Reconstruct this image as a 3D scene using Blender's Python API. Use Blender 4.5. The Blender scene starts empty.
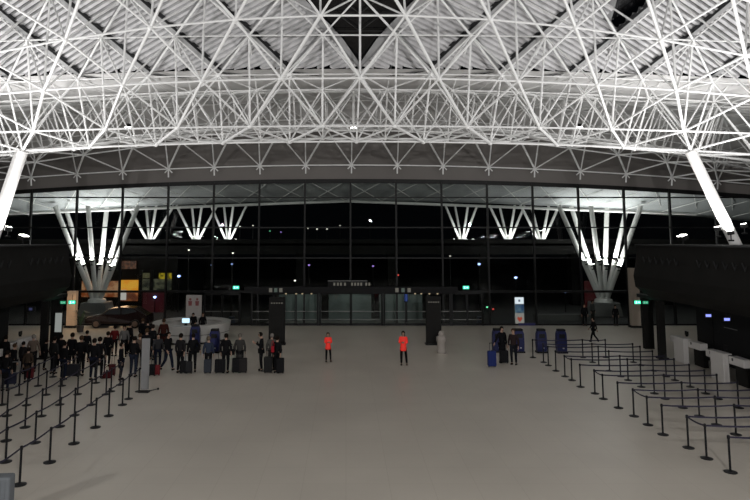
import bpy, bmesh, math, random
from mathutils import Vector, Matrix, Euler
random.seed(4)
sc = bpy.context.scene
COL = sc.collection
# ------------------------------------------------------------------ camera
F = 620.0; PITCH = math.atan(F/6000.0); OX = 346.0; OY = 238.0 - F*math.tan(PITCH); H = 6.5
cP, sP = math.cos(PITCH), math.sin(PITCH)
def P(px, py, Y):
    """world point at depth Y seen at photo position (px, py)"""
    u = (px-OX)/F; v = (OY-py)/F
    d = Vector((u, cP - v*sP, sP + v*cP))
    return Vector((0, 0, H)) + d*(Y/d.y)
def G(px, py):
    u = (px-OX)/F; v = (OY-py)/F
    d = Vector((u, cP - v*sP, sP + v*cP))
    return Vector((0, 0, H)) + d*(-H/d.z)
cam = bpy.data.cameras.new('camera'); camo = bpy.data.objects.new('camera', cam); COL.objects.link(camo)
camo.location = (0, 0, H); camo.rotation_euler = (math.pi/2 + PITCH, 0, 0)
cam.sensor_fit = 'HORIZONTAL'; cam.sensor_width = 36; cam.lens = 36*F/750
cam.shift_x = (375-OX)/750; cam.shift_y = (OY-250)/750
cam.clip_end = 500
sc.camera = camo
# ------------------------------------------------------------------ materials
MATS = {}
def mat(name, col, rough=.6, metal=0., emit=None, estr=0., noise=0., nscale=5., spec=.5):
    if name in MATS: return MATS[name]
    m = bpy.data.materials.new(name); m.use_nodes = True
    nt = m.node_tree; b = nt.nodes['Principled BSDF']
    b.inputs['Base Color'].default_value = (*col, 1); b.inputs['Roughness'].default_value = rough
    b.inputs['Metallic'].default_value = metal
    b.inputs['Specular IOR Level'].default_value = spec
    if emit:
        b.inputs['Emission Color'].default_value = (*emit, 1); b.inputs['Emission Strength'].default_value = estr
    tc = nt.nodes.new('ShaderNodeTexCoord'); n = nt.nodes.new('ShaderNodeTexNoise'); n.inputs['Scale'].default_value = nscale
    nt.links.new(tc.outputs['Object'], n.inputs['Vector'])
    mx = nt.nodes.new('ShaderNodeMix'); mx.data_type = 'RGBA'; mx.blend_type = 'MULTIPLY'
    mx.inputs[0].default_value = noise if noise else .12
    mx.inputs[6].default_value = (*col, 1)
    nt.links.new(n.outputs['Fac'], mx.inputs[7]); nt.links.new(mx.outputs[2], b.inputs['Base Color'])
    MATS[name] = m
    return m
WHITE = mat('white_painted_steel', (.80, .80, .79), .45)
COLW = mat('white_column_paint', (.78, .77, .75), .5)
SKIN_UP = mat('ceiling_panel_grey', (.21, .21, .21), .8, noise=.3, nscale=.5)
SLAT = mat('ceiling_slat_white', (.53, .525, .53), .6)
SOFF = mat('soffit_paint', (.66, .65, .64), .7)
BULK = mat('bulkhead_paint', (.165, .152, .142), .8, noise=.25, nscale=.3)
BLK = mat('black_cladding', (.0115, .011, .010), .7, noise=.5, nscale=1.5, spec=.15)
BLK2 = mat('black_metal_frame', (.007, .007, .007), .5, .0, spec=.2)
DKG = mat('dark_grey_panel', (.012, .012, .0125), .7, spec=.15)
SEAM = mat('dark_seam', (.02, .02, .021), .9, spec=.1)
MIDG = mat('mid_grey_beam', (.33, .33, .33), .7)
CREAM = mat('cream_render', (.38, .32, .26), .7)
WHT = mat('white_laminate', (.52, .50, .48), .4)
POSTB = mat('black_post_paint', (.006, .006, .007), .45, spec=.2)
BELT = mat('navy_belt', (.012, .010, .028), .8)
BLUE = mat('blue_plastic', (.010, .014, .075), .45, spec=.25)
ASPH = mat('asphalt', (.03, .03, .03), .9)
def emat(name, col, s): return mat(name, (0.02, .02, .02), .5, emit=col, estr=s)

def floor_mat():
    m = bpy.data.materials.new('polished_floor_tiles'); m.use_nodes = True; nt = m.node_tree; b = nt.nodes['Principled BSDF']
    g = nt.nodes.new('ShaderNodeNewGeometry')
    br = nt.nodes.new('ShaderNodeTexBrick'); br.offset = 0.0; br.inputs['Scale'].default_value = 1.0
    br.inputs['Brick Width'].default_value = 1.15; br.inputs['Row Height'].default_value = 1.15; br.inputs['Mortar Size'].default_value = .008
    br.inputs['Color1'].default_value = (.495, .452, .39, 1); br.inputs['Color2'].default_value = (.485, .443, .382, 1); br.inputs['Mortar'].default_value = (.43, .388, .33, 1)
    nt.links.new(g.outputs['Position'], br.inputs['Vector'])
    n = nt.nodes.new('ShaderNodeTexNoise'); n.inputs['Scale'].default_value = .35; n.inputs['Detail'].default_value = 4
    nt.links.new(g.outputs['Position'], n.inputs['Vector'])
    cr = nt.nodes.new('ShaderNodeValToRGB'); cr.color_ramp.elements[0].color = (.82, .82, .82, 1); cr.color_ramp.elements[1].color = (1.08, 1.08, 1.08, 1)
    nt.links.new(n.outputs['Fac'], cr.inputs['Fac'])
    mx = nt.nodes.new('ShaderNodeMix'); mx.data_type = 'RGBA'; mx.blend_type = 'MULTIPLY'; mx.inputs[0].default_value = 1
    nt.links.new(br.outputs['Color'], mx.inputs[6]); nt.links.new(cr.outputs['Color'], mx.inputs[7])
    nt.links.new(mx.outputs[2], b.inputs['Base Color'])
    b.inputs['Roughness'].default_value = .33; b.inputs['Specular IOR Level'].default_value = .3
    return m
def glass_mat(name, tint, refl):
    m = bpy.data.materials.new(name); m.use_nodes = True; nt = m.node_tree; nt.nodes.clear()
    o = nt.nodes.new('ShaderNodeOutputMaterial'); t = nt.nodes.new('ShaderNodeBsdfTransparent'); t.inputs[0].default_value = (*tint, 1)
    g = nt.nodes.new('ShaderNodeBsdfGlossy'); g.inputs['Roughness'].default_value = .0; g.inputs[0].default_value = (.9, .95, .93, 1)
    x = nt.nodes.new('ShaderNodeMixShader'); x.inputs[0].default_value = refl
    nt.links.new(t.outputs[0], x.inputs[1]); nt.links.new(g.outputs[0], x.inputs[2]); nt.links.new(x.outputs[0], o.inputs[0])
    return m
GLASS = glass_mat('tinted_glass', (.74, .78, .76), .022)
CGLASS = glass_mat('clear_acrylic', (.86, .88, .87), .08)

# ------------------------------------------------------------------ mesh helpers
def bm_box(bm, c, s, rz=0., rot=None):
    M = Matrix.Translation(Vector(c)) @ (rot.to_4x4() if rot is not None else Matrix.Rotation(rz, 4, 'Z')) @ Matrix.Diagonal((s[0], s[1], s[2], 1))
    bmesh.ops.create_cube(bm, size=1, matrix=M)
def bm_tube(bm, a, b, r, n=6, r2=None, caps=True):
    a = Vector(a); b = Vector(b); d = b-a; L = d.length
    if L < 1e-6: return
    M = Matrix.Translation((a+b)/2) @ d.to_track_quat('Z', 'Y').to_matrix().to_4x4()
    bmesh.ops.create_cone(bm, cap_ends=caps, segments=n, radius1=r, radius2=r if r2 is None else r2, depth=L, matrix=M)
def bm_sphere(bm, c, r, n=8, sc3=(1, 1, 1)):
    M = Matrix.Translation(Vector(c)) @ Matrix.Diagonal((*sc3, 1))
    bmesh.ops.create_uvsphere(bm, u_segments=n, v_segments=max(4, n//2+1), radius=r, matrix=M)
def bm_lathe(bm, prof, n=24, c=(0, 0, 0), a0=0, a1=2*math.pi):
    full = abs(a1-a0-2*math.pi) < 1e-5; rings = []
    K = n if full else n+1
    for (r, z) in prof:
        rings.append([bm.verts.new((c[0]+r*math.cos(a0+(a1-a0)*k/n), c[1]+r*math.sin(a0+(a1-a0)*k/n), c[2]+z)) for k in range(K)])
    for i in range(len(rings)-1):
        for k in range(n):
            k2 = (k+1) % K
            try: bm.faces.new((rings[i][k], rings[i][k2], rings[i+1][k2], rings[i+1][k]))
            except ValueError: pass
    return rings
def bm_quad(bm, pts):
    return bm.faces.new([bm.verts.new(p) for p in pts])
def bm_prism(bm, prof, axis, a, b):
    """profile (2D) extruded along axis 'X' or 'Y' from a to b"""
    def V(p, t): return (t, p[0], p[1]) if axis == 'X' else (p[0], t, p[1])
    A = [bm.verts.new(V(p, a)) for p in prof]; B = [bm.verts.new(V(p, b)) for p in prof]
    n = len(prof)
    bm.faces.new(A); bm.faces.new(B[::-1])
    for i in range(n): bm.faces.new((A[i], A[(i+1) % n], B[(i+1) % n], B[i]))
def obj(name, bm, m, parent=None, loc=None, smooth=False, bevel=0):
    bmesh.ops.recalc_face_normals(bm, faces=bm.faces[:])
    me = bpy.data.meshes.new(name); bm.to_mesh(me); bm.free()
    if m: me.materials.append(m)
    if smooth:
        for p in me.polygons: p.use_smooth = True
    o = bpy.data.objects.new(name, me); COL.objects.link(o)
    if parent: o.parent = parent
    if loc is not None: o.location = loc
    if bevel:
        md = o.modifiers.new('bevel', 'BEVEL'); md.width = bevel; md.segments = 2; md.limit_method = 'ANGLE'
    return o
def tag(o, label=None, cat=None, group=None, kind=None):
    if label: o['label'] = label
    if cat: o['category'] = cat
    if group: o['group'] = group
    if kind: o['kind'] = kind
    return o
def thing(name, label, cat, loc=(0, 0, 0), rz=0, group=None):
    o = bpy.data.objects.new(name, None); COL.objects.link(o); o.location = loc; o.rotation_euler = (0, 0, rz); o.empty_display_size = .1
    return tag(o, label, cat, group)
def struct(name, bm, m, parent=None, **k):
    o = obj(name, bm, m, parent, **k)
    if parent is None: o['kind'] = 'structure'
    return o
def sempty(name):
    o = bpy.data.objects.new(name, None); COL.objects.link(o); o['kind'] = 'structure'; return o
def B(): return bmesh.new()
def box(name, c, s, m, parent=None, rz=0, bevel=0):
    b = B(); bm_box(b, c, s, rz); return obj(name, b, m, parent, bevel=bevel)
def tube(name, a, b_, r, m, parent=None, n=10, r2=None, smooth=True):
    b = B(); bm_tube(b, a, b_, r, n, r2); return obj(name, b, m, parent, smooth=False)
def copy_tree(o, parent=None):
    c = o.copy(); COL.objects.link(c)
    if parent: c.parent = parent
    for ch in list(o.children):
        if not ch.name.startswith('belt') or ch.name.startswith('belt_cassette'): copy_tree(ch, c)
    return c
ORD = ['first', 'second', 'third', 'fourth', 'fifth', 'sixth', 'seventh', 'eighth', 'ninth', 'tenth', 'eleventh', 'twelfth', 'thirteenth', 'fourteenth', 'fifteenth', 'sixteenth', 'seventeenth']

YW = 47.3                       # plane of the glass wall
# ================================================================== FLOOR
b = B(); bm_quad(b, [(-32, -6, 0), (32, -6, 0), (32, YW+.3, 0), (-32, YW+.3, 0)]); struct('floor', b, floor_mat())
b = B(); bm_quad(b, [(-90, YW+.3, -.02), (90, YW+.3, -.02), (90, 200, -.02), (-90, 200, -.02)]); tag(struct('floor_outside', b, ASPH), 'dark asphalt forecourt beyond the glass wall', None)
# side walls and rear wall, never lit much
struct('wall_left', (lambda b: (bm_box(b, (-32.8, 20, 5), (.3, 55, 10)), b)[1])(B()), DKG)
struct('wall_right', (lambda b: (bm_box(b, (33, 20, 5), (.3, 55, 10)), b)[1])(B()), DKG)
struct('wall_rear', (lambda b: (bm_box(b, (0, -6, 9), (64, .3, 24)), b)[1])(B()), DKG)

# ================================================================== ROOF
MOD = 3.45
def meas(sp, y0, a, half, xc, ex=2):
    """a row of truss nodes from its spacing and height in the photo"""
    v = (OY-y0)/F
    Y = MOD*F/sp*(cP - v*sP)
    row = {}
    n = 9
    for k in range(-n, n+1):
        i = k+.5 if half else float(k)
        if half and k == n: continue
        p = P(xc+sp*i, y0+a*abs(i)**ex, Y)
        row[i] = p
    return row, Y
def zc(row): return row[min(row, key=abs)].z
def wrow(Y, z, half, a=.025, ex=2):
    row = {}
    for k in range(-9, 10):
        i = k+.5 if half else float(k)
        if half and k == 9: continue
        row[i] = Vector((.45+MOD*i, Y, z-a*abs(i)**ex))
    return row
B2, yB2 = meas(85, 15, 2.0, True, 363)
BB, yBB = meas(79, 78, .75, False, 360)
CC, yC = meas(72.3, 126, .25, True, 358.5)
EE, yE = meas(66.8, 141.5, .36, False, 356.5)
T2, yT2 = meas(74, 35, .25, True, 360)
TT, yT = meas(70.6, 74, .33, False, 360)
HH, yH = meas(48.6, 129, 2.0, True, 351, 1.5)
GG, yG = meas(45.8, 165, .25, False, 351.5)
T3, yT3 = meas(77.5, -5, 0, False, 360)
T4, yT4 = meas(81, -45, 0, True, 360)
B3, yB3 = meas(92, -52, 3, False, 364)
B4, yB4 = meas(99, -120, 3, True, 364)
print('ROWS', [round(v, 2) for v in (yB4, yB3, yB2, yBB, yC, yE, yT4, yT3, yT2, yT, yH, yG)])
print('Z', [round(zc(v), 2) for v in (B4, B3, B2, BB, CC, EE, T4, T3, T2, TT, HH, GG)])
zE = zc(EE); zH = zc(HH); zT = zc(TT)
dY = (yH-yE)/5
FF = wrow(yE+dY*1, zE+.55, True, .03); G1 = wrow(yE+dY*2, zE+1.4, False, .04); G2 = wrow(yE+dY*3, zE+2.2, True, .045); G3 = wrow(yE+dY*4, zE+2.6, False, .05)
dT = (yG-1.6-yT)/6
tz = [zT-.15, zT+.35, zT+1.0, zT+1.5, zT+1.5, zT+.7]
UU = [wrow(yT+dT*(k+1), tz[k], k % 2 == 0, .022+.003*k) for k in range(6)]
bottoms = [B4, B3, B2, BB, CC, EE, FF, G1, G2, G3, HH, GG]
tops = [T4, T3, T2, TT] + UU
# webs: tops[k] pairs with bottoms[k+2] (staggered) and bottoms[k+3]... aligned
roof = thing('roof_truss', 'white tubular steel space frame spanning the whole hall under the ceiling', 'roof truss')
bars = []          # (a, b, r)
def near(row, i): return row.get(i)
def layer(rows, r):
    for k, row in enumerate(rows):
        for i in row:
            if i+1 in row: bars.append((row[i], row[i+1], r*.85))
        if k+1 < len(rows):
            nx = rows[k+1]
            for i in row:
                for s in (-.5, .5):
                    if i+s in nx: bars.append((row[i], nx[i+s], r*(1.25 if s*(1 if i < 0 else -1) < 0 else .9)))
layer(bottoms, .055); layer(tops, .044)
for k, row in enumerate(tops):
    # T4(half)->B3 +-.5, B2 0 ; T3(int)->B2 +-.5, B 0 ...
    b1 = bottoms[k+1] if k+1 < len(bottoms) else None
    b2 = bottoms[k+2] if k+2 < len(bottoms) else None
    for i in row:
        for s in (-.5, .5):
            if b1 and i+s in b1: bars.append((row[i], b1[i+s], .042))
        if b2 and i in b2: bars.append((row[i], b2[i], .05))
# U-rows second ridge: extra bracing seen through the dense band
for k in range(4, len(tops)-1):
    row = tops[k]; b3 = bottoms[k+1]
    for i in row:
        if i in tops[k-2]: bars.append((row[i], tops[k-2][i], .035))
# brackets at the wall-head nodes
for i, p in GG.items():
    for dx in (-.28, .28): bars.append((p, p+Vector((dx, .1, -.28)), .045))
    bars.append((p, p+Vector((0, .12, -.62)), .055))
def inview(p): 
    d = p-Vector((0, 0, H)); 
    return True
keep = [q for q in bars if min(q[0].y, q[1].y) > 15]
def cosz(q):
    m = (q[0]+q[1])/2
    px = OX+F*m.x/m.y; py = 238-F*(m.z-H)/m.y
    vis = 0 < px < 750 and 0 < py < 180
    return (0 if vis else 1, m.y)
keep.sort(key=cosz)
for q in keep[:100]:
    bm_ = B(); bm_tube(bm_, q[0], q[1], q[2], 8); obj('truss_bar', bm_, WHITE, roof)
bm_ = B()
for q in keep[100:]: bm_tube(bm_, q[0], q[1], q[2], 6, caps=False)
tag(obj('truss_bars', bm_, WHITE, roof), kind='stuff')
nodes = []
for rw, r in [(x, .13) for x in bottoms] + [(x, .10) for x in tops]:
    for i in rw: nodes.append((rw[i], r))
nodes.sort(key=lambda q: (0 if abs(q[0].x/q[0].y) < .6 and (q[0].z-H)/q[0].y < .39 else 1, q[0].y))
nm = None
for p, r in nodes[:100]:
    if nm is None:
        bm_ = B(); bm_sphere(bm_, (0, 0, 0), .12, 10); nj = obj('node_joint', bm_, WHITE, roof, smooth=True); nm = nj.data
    else:
        nj = bpy.data.objects.new('node_joint', nm); COL.objects.link(nj); nj.parent = roof
    nj.location = p
bm_ = B()
for p, r in nodes[100:]: bm_sphere(bm_, p, r*.9, 6)
tag(obj('node_joints', bm_, WHITE, roof), kind='stuff')

# ---- ceiling skin: louvred strips following the seam lines, skylights, soffit
ceil = sempty('ceiling')
OFF = Vector((0, .30, .34))
def ext(row, prev, t, half, off):
    pass
# seam rows (above top layer): index by row number 0=T,1=T2,2=T3,3=T4, 4.. extrapolated
Srows = [{i: TT[i]+OFF for i in TT}, {i: T2[i]+OFF for i in T2}, {i: T3[i]+OFF for i in T3}, {i: T4[i]+OFF for i in T4}]
dv = Vector((0, (yT4-yT3), zc(T4)-zc(T3)))
def mkrow(prevrow, half, d):
    zz = sum(v.z for v in prevrow.values())/len(prevrow); yy = sum(v.y for v in prevrow.values())/len(prevrow)
    return {k: Vector((.45+MOD*k, yy+d.y, zz+d.z)) for k in ([x+.5 for x in range(-10, 10)] if half else [float(x) for x in range(-10, 11)])}
Srows.append(mkrow(Srows[3], False, dv)); Srows.append(mkrow(Srows[4], True, dv)); Srows.append(mkrow(Srows[5], False, dv))
def S(i, s):
    """point on the skin: lattice column i (x in modules), row parameter s"""
    s = max(0, min(5.999, s)); k = int(s); t = s-k
    def g(row, x):
        keys = sorted(row)
        x = max(keys[0], min(keys[-1]-1e-4, x)); j = max(a for a in keys if a <= x)
        return row[j].lerp(row[j+1], x-j)
    return g(Srows[k], i).lerp(g(Srows[k+1], i), t)
NR = 5.5
def in_hole(i, s):
    # centre skylight
    if abs(i-.0) < s*.5-.02 and s > 0 and s < 3 and abs(i) < 1.4: return True
    # right-hand skylight
    return (s > 1.0 and i > 3.42 and i < 3.5+(s-1)*.5 and s < 2.6)
def strip(sgn, i0):
    """strip between seam i0 and i0+1 (left half: seams lean outwards going up)"""
    bmS = B()
    def at(c, s): return S(sgn*(c + .5*s), s)   # c: distance index at fold
    n = int(NR*11)
    for q in range(-6, n):
        s0 = q/11.0; s1 = s0+.047
        # slat from outer seam (s0) to inner seam (s0+.6)
        sub = 5
        for w in range(sub):
            f0, f1 = w/sub, (w+1)/sub
            pts = []
            ok = True
            for (f, sb) in ((f0, s0), (f1, s0), (f1, s1), (f0, s1)):
                s = sb+.62*f; c = i0+1-f
                if s < 0: s = 0; 
                pts.append(at(c, s)); 
                if in_hole(sgn*(c+.5*s), s): ok = False
            if s0+.62*f1 <= 0.01 or not ok or s0+.62*f1 > NR: continue
            try:
                vs = [bmS.verts.new(p) for p in pts] + [bmS.verts.new(p+Vector((0, .02, .14))) for p in pts]
                for a in ((0, 1, 2, 3), (7, 6, 5, 4), (0, 4, 5, 1), (2, 6, 7, 3)): bmS.faces.new([vs[z] for z in a])
            except ValueError: pass
    obj('louver_panel', bmS, SLAT, ceil)
for sgn in (-1, 1):
    for i0 in range(0, 7): strip(sgn, float(i0))
    # seams: dark toothed line with a pale ledge beside it
    for i0 in range(0, 8):
        bd = B(); bl = B(); N = 44
        for q in range(N):
            s0, s1 = q*NR/N, (q+1)*NR/N
            if s1 > NR: break
            a0 = S(sgn*(i0+.5*s0), s0); a1 = S(sgn*(i0+.5*s1), s1)
            if i0 == 0 and s0 < 2.8:
                # pale reveal of the skylight
                a = a0+Vector((sgn*-.0, 0, 0)); c = a1
                q0 = Vector((-sgn*.30*min(1, s0*1.5), .05, .30)); q1 = Vector((-sgn*.30*min(1, s1*1.5), .05, .30)); bm_quad(bl, [a, c, c+q1, a+q0]); continue
            if in_hole(sgn*(i0+.5*s0)+.01, s0): continue
            in_ = Vector((-sgn*1., 0, 0)); 
            tooth = .30 if q % 2 else .17
            d0 = a0+Vector((0, -.04, -.04)); d1 = a1+Vector((0, -.04, -.04))
            bm_quad(bd, [d0, d1, d1+in_*tooth, d0+in_*tooth])
            bm_quad(bl, [d0, d1, d1-in_*.26, d0-in_*.26])
        if len(bd.faces): obj('seam_shadow_gap', bd, SEAM, ceil)
        else: bd.free()
        obj('seam_beam', bl, MIDG, ceil)
        # cross seam going the other way
        bx = B()
        for q in range(8):
            s0, s1 = q/8., (q+1)/8.
            for base in (0, 1, 2, 3, 4):
                c = i0 + .5*base
                x0, x1 = c-.5*s0, c-.5*s1
                a0 = S(sgn*x0, base+s0); a1 = S(sgn*x1, base+s1)
                if in_hole(sgn*(x0+x1)/2, base+(s0+s1)/2): continue
                bm_quad(bx, [a0+Vector((0, -.03, -.03)), a1+Vector((0, -.03, -.03)), a1+Vector((sgn*.12, -.03, -.03)), a0+Vector((sgn*.12, -.03, -.03))])
        obj('cross_seam', bx, SKIN_UP, ceil)
# backing above the louvres with the skylight holes left open
bk = B(); N1, N2 = 150, 84
for u in range(-N1, N1):
    for w in range(N2):
        i0, i1 = u*9.5/N1, (u+1)*9.5/N1; s0, s1 = w*5.9/N2, (w+1)*5.9/N2
        if in_hole((i0+i1)/2, (s0+s1)/2): continue
        o_ = Vector((0, .1, .22))
        bm_quad(bk, [S(i0, s0)+o_, S(i1, s0)+o_, S(i1, s1)+o_, S(i0, s1)+o_])
obj('backing_panel', bk, SKIN_UP, ceil)
# flat ceiling onward over the camera
top_ = Srows[5]; zt = top_[.5].z; yt = top_[.5].y
b = B(); bm_quad(b, [(-33, yt, zt+.2), (33, yt, zt+.2), (33, -6, zt+.2), (-33, -6, zt+.2)]); obj('ceiling_panel', b, SKIN_UP, ceil)
# fold soffit and far wave
sof = B()
prof = [(0, TT[0.].z+.30, .022, TT[0.].y+.30), (1, zT+.25, .02, yT+2.0), (2, zT+.5, .022, yT+dT*1.6), (3, zT+1.3, .03, yT+dT*3), (4, zT+1.85, .033, yT+dT*4), (5, zT+1.75, .036, yT+dT*5), (6, zT+.95, .04, yG-.9), (7, zT+.2, .04, YW+.3)]
cols = [x*.5 for x in range(-19, 20)]
grid = [[Vector((.45+MOD*i, Y, z-a*i*i)) for i in cols] for (_, z, a, Y) in prof]
for i_, c in enumerate(cols):
    grid[0][i_] = S(c, 0)
V = [[sof.verts.new(p) for p in r] for r in grid]
for a in range(len(V)-1):
    for c in range(len(cols)-1): sof.faces.new((V[a][c], V[a][c+1], V[a+1][c+1], V[a+1][c]))
obj('fold_soffit', sof, SOFF, ceil, smooth=True)
# dark joints beside each fold vertex
fj = B()
for k in range(-8, 9):
    if k == 0: continue
    sg = 1 if k > 0 else -1
    for q in range(8):
        t0, t1 = q/8, (q+1)/8
        def pp(t): return Vector((.45+MOD*(k-sg*.62*t), yT+.34+1.0*t+.1*t, 0))
        a0, a1 = pp(t0), pp(t1)
        z0 = S(k-sg*.62*t0, 0).z-.02-.03*t0; z1 = S(k-sg*.62*t1, 0).z-.02-.03*t1
        w0 = .30*math.sin(math.pi*min(1, t0+.12)); w1 = .30*math.sin(math.pi*min(1, t1+.12))
        bm_quad(fj, [(a0.x, a0.y, z0-.04), (a1.x, a1.y, z1-.06), (a1.x, a1.y+w1, z1-.06), (a0.x, a0.y+w0, z0-.04)])
obj('fold_joint', fj, SEAM, ceil)
# skylights: black glass with faint frame set up in the shaft
def skylight(pts, up):
    b = B(); bm_quad(b, [p+up for p in pts]); return b
SKY = mat('black_skylight_glass', (.006, .006, .007), .15)
b = B(); bm_quad(b, [S(i, s)+Vector((0, .22, .33)) for i, s in ((0, -.0), (1.75, 3.1), (0, 4.5), (-1.75, 3.1))]); obj('skylight_glass', b, SKY, ceil)
b = B()
for s in (.9, 1.35, 1.8, 2.3):
    bm_tube(b, S(-s*.45, s)+Vector((0, .12, .2)), S(s*.45, s)+Vector((0, .12, .2)), .02, 5)
    for e in (-1, 1): bm_tube(b, S(0, s)+Vector((0, .12, .2)), S(e*.32, s+.45)+Vector((0, .12, .2)), .02, 5)
obj('skylight_frame', b, mat('dim_grey_metal', (.025, .025, .025), .8), ceil)
b = B(); bm_quad(b, [S(3.3, .9)+Vector((0, .3, .5)), S(4.6, 2.7)+Vector((0, .3, .5)), S(3.3, 3.0)+Vector((0, .3, .5))]); obj('skylight_glass', b, SKY, ceil)

# ================================================================== WALL HEAD, GLAZING
def headz(x):      # lower edge of the bulkhead
    i = (x-.45)/MOD
    return P(OX, 179.5+.2*i*i, YW).z
b = B(); NX = 40
xs = [-33+66*k/NX for k in range(NX+1)]
for k in range(NX):
    x0, x1 = xs[k], xs[k+1]
    bm_quad(b, [(x0, YW, headz(x0)), (x1, YW, headz(x1)), (x1, YW, 15.6), (x0, YW, 15.6)])
    bm_quad(b, [(x0, YW, headz(x0)), (x1, YW, headz(x1)), (x1, YW+.5, headz(x1)), (x0, YW+.5, headz(x0))])
struct('wall_front', b, BULK)
b = B()
for k in range(NX):
    x0, x1 = xs[k], xs[k+1]; h0, h1 = headz(x0), headz(x1)
    bm_quad(b, [(x0, YW-.06, h0-.26), (x1, YW-.06, h1-.26), (x1, YW-.06, h1+.04), (x0, YW-.06, h0+.04)])
    bm_quad(b, [(x0, YW-.06, h0-.26), (x1, YW-.06, h1-.26), (x1, YW+.2, h1-.26), (x0, YW+.2, h0-.26)])
struct('trim_1', b, BLK2)
# mullions at every 45.8 px (one module)
b = B()
for k in range(-9, 10):
    x = P(350.5+45.85*k, 240, YW).x
    bm_box(b, (x, YW, headz(x)/2), (.13, .22, headz(x)))
struct('trim_2', b, BLK2)
zt_ = [P(OX, y, YW).z for y in (197.5, 227.5, 258, 291.5)]
b = B()
for z, w in zip(zt_, (.09, .10, .10, .16)):
    bm_box(b, (0, YW, z), (66, .16, w))
bm_box(b, (0, YW, .05), (66, .16, .14))
struct('trim_3', b, BLK2)
n = 0
for k in range(-9, 9):
    x0 = P(350.5+45.85*k, 240, YW).x; x1 = P(350.5+45.85*(k+1), 240, YW).x; n += 1
    b = B(); bm_quad(b, [(x0, YW, 0), (x1, YW, 0), (x1, YW, headz(x1)), (x0, YW, headz(x0))])
    struct('window_%d' % n, b, GLASS)
# entrance doors and portals in the glass wall
def wx(px): return P(px, 310, YW).x
def door(n, px0, px1, ytop, leaves):
    d = sempty('door_%d' % n)
    x0, x1 = wx(px0), wx(px1); zt = P(OX, ytop, YW).z
    b = B()
    bm_box(b, (x0, YW-.12, zt/2), (.12, .2, zt)); bm_box(b, (x1, YW-.12, zt/2), (.12, .2, zt)); bm_box(b, ((x0+x1)/2, YW-.12, zt), (x1-x0+.12, .2, .14))
    obj('door_frame', b, BLK2, d)
    for k in range(leaves):
        a = x0+(x1-x0)*k/leaves; c = x0+(x1-x0)*(k+1)/leaves
        b = B()
        for xx in (a+.05, c-.05): bm_box(b, (xx, YW-.16, zt/2), (.07, .05, zt-.1))
        bm_box(b, ((a+c)/2, YW-.16, .10), (c-a, .05, .16)); bm_box(b, ((a+c)/2, YW-.16, zt-.1), (c-a, .05, .08))
        lf = obj('door_leaf', b, BLK2, d)
        b = B(); bm_box(b, ((a+c)/2, YW-.18, 1.05), (c-a-.15, .03, .04)); bm_box(b, ((a+c)/2, YW-.18, .45), (c-a-.15, .03, .035)); obj('push_bar', b, mat('dull_rail', (.22, .22, .21), .4, .4), lf)
door(1, 320, 382, 292, 2); door(2, 252, 318, 292, 3); door(3, 384, 450, 292, 3); door(4, 451.5, 482, 292, 2); door(5, 205, 240, 293, 2)
# portal beam with unlit sign letters
pb = thing('entrance_portal', 'black beam with small signs across the top of the central entrance doors', 'entrance portal', (0, 0, 0))
xL, xR = wx(246), wx(456); zb, zp = P(OX, 292, YW).z, P(OX, 286, YW).z
b = B(); bm_box(b, ((xL+xR)/2, YW-.55, (zb+zp)/2), (xR-xL, .9, zp-zb)); obj('beam', b, DKG, pb)
b = B(); bm_box(b, (wx(347.5), YW-.55, (zb+zp)/2+.42), (wx(371)-wx(332), .5, .5)); bx_ = obj('sign_box', b, DKG, pb)
DIMW = emat('dim_sign_white', (.8, .75, .6), .10); DIMG = emat('dim_sign_green', (.5, .75, .6), .07)
b = B()
for px in (334.5, 338, 341, 345, 352, 355, 358, 361, 366, 369):
    bm_box(b, (wx(px), YW-.82, (zb+zp)/2+.42), (.13, .02, .22))
obj('lettering', b, DIMW, bx_)
b = B(); bm_box(b, (wx(347.5), YW-.82, (zb+zp)/2+.66), (wx(371)-wx(332), .03, .05)); obj('light_strip', b, emat('dim_strip', (.8, .8, .75), .05), pb)
for gx in (272, 277, 282, 396, 402, 408):
    b = B(); bm_box(b, (wx(gx), YW-1.02, (zb+zp)/2), (.24, .02, .30)); obj('pictogram', b, DIMG if gx in (277, 402) else DIMW, pb)
for gx in (287, 297, 303, 312, 414, 420, 428, 436):
    b = B(); bm_sphere(b, (wx(gx), YW-.9, zb-.04), .07, 8); obj('downlight', b, emat('warm_spot', (1, .8, .5), 1.4 if gx in (303, 312, 428, 436) else .35), pb)
# dark totems either side
for nm, x0, x1, lab in (('l', 269, 284.5, 'black rectangular pylon behind the queue of travellers, left of the doors'), ('r', 426.5, 441, 'black rectangular pylon right of the doors with the pale bin at its foot')):
    c = G((x0+x1)/2, 344.5); Y = c.y; w = (x1-x0)*Y/F*1.0; zt = P(OX, 297 if nm == 'l' else 296, Y).z
    t = thing('information_pylon', lab, 'pylon', (c.x, Y, 0))
    box('pylon_body', (0, 0, zt/2+.02), (w, .45, zt-.04), BLK, t, bevel=.02)
    box('plinth', (0, 0, .04), (w+.12, .6, .08), BLK2, t)
    b = B()
    for k in range(5): bm_box(b, (-w*.32+k*w*.16, -.235, zt-.35), (.08, .012, .07))
    obj('lettering', b, DIMW, t)

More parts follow.
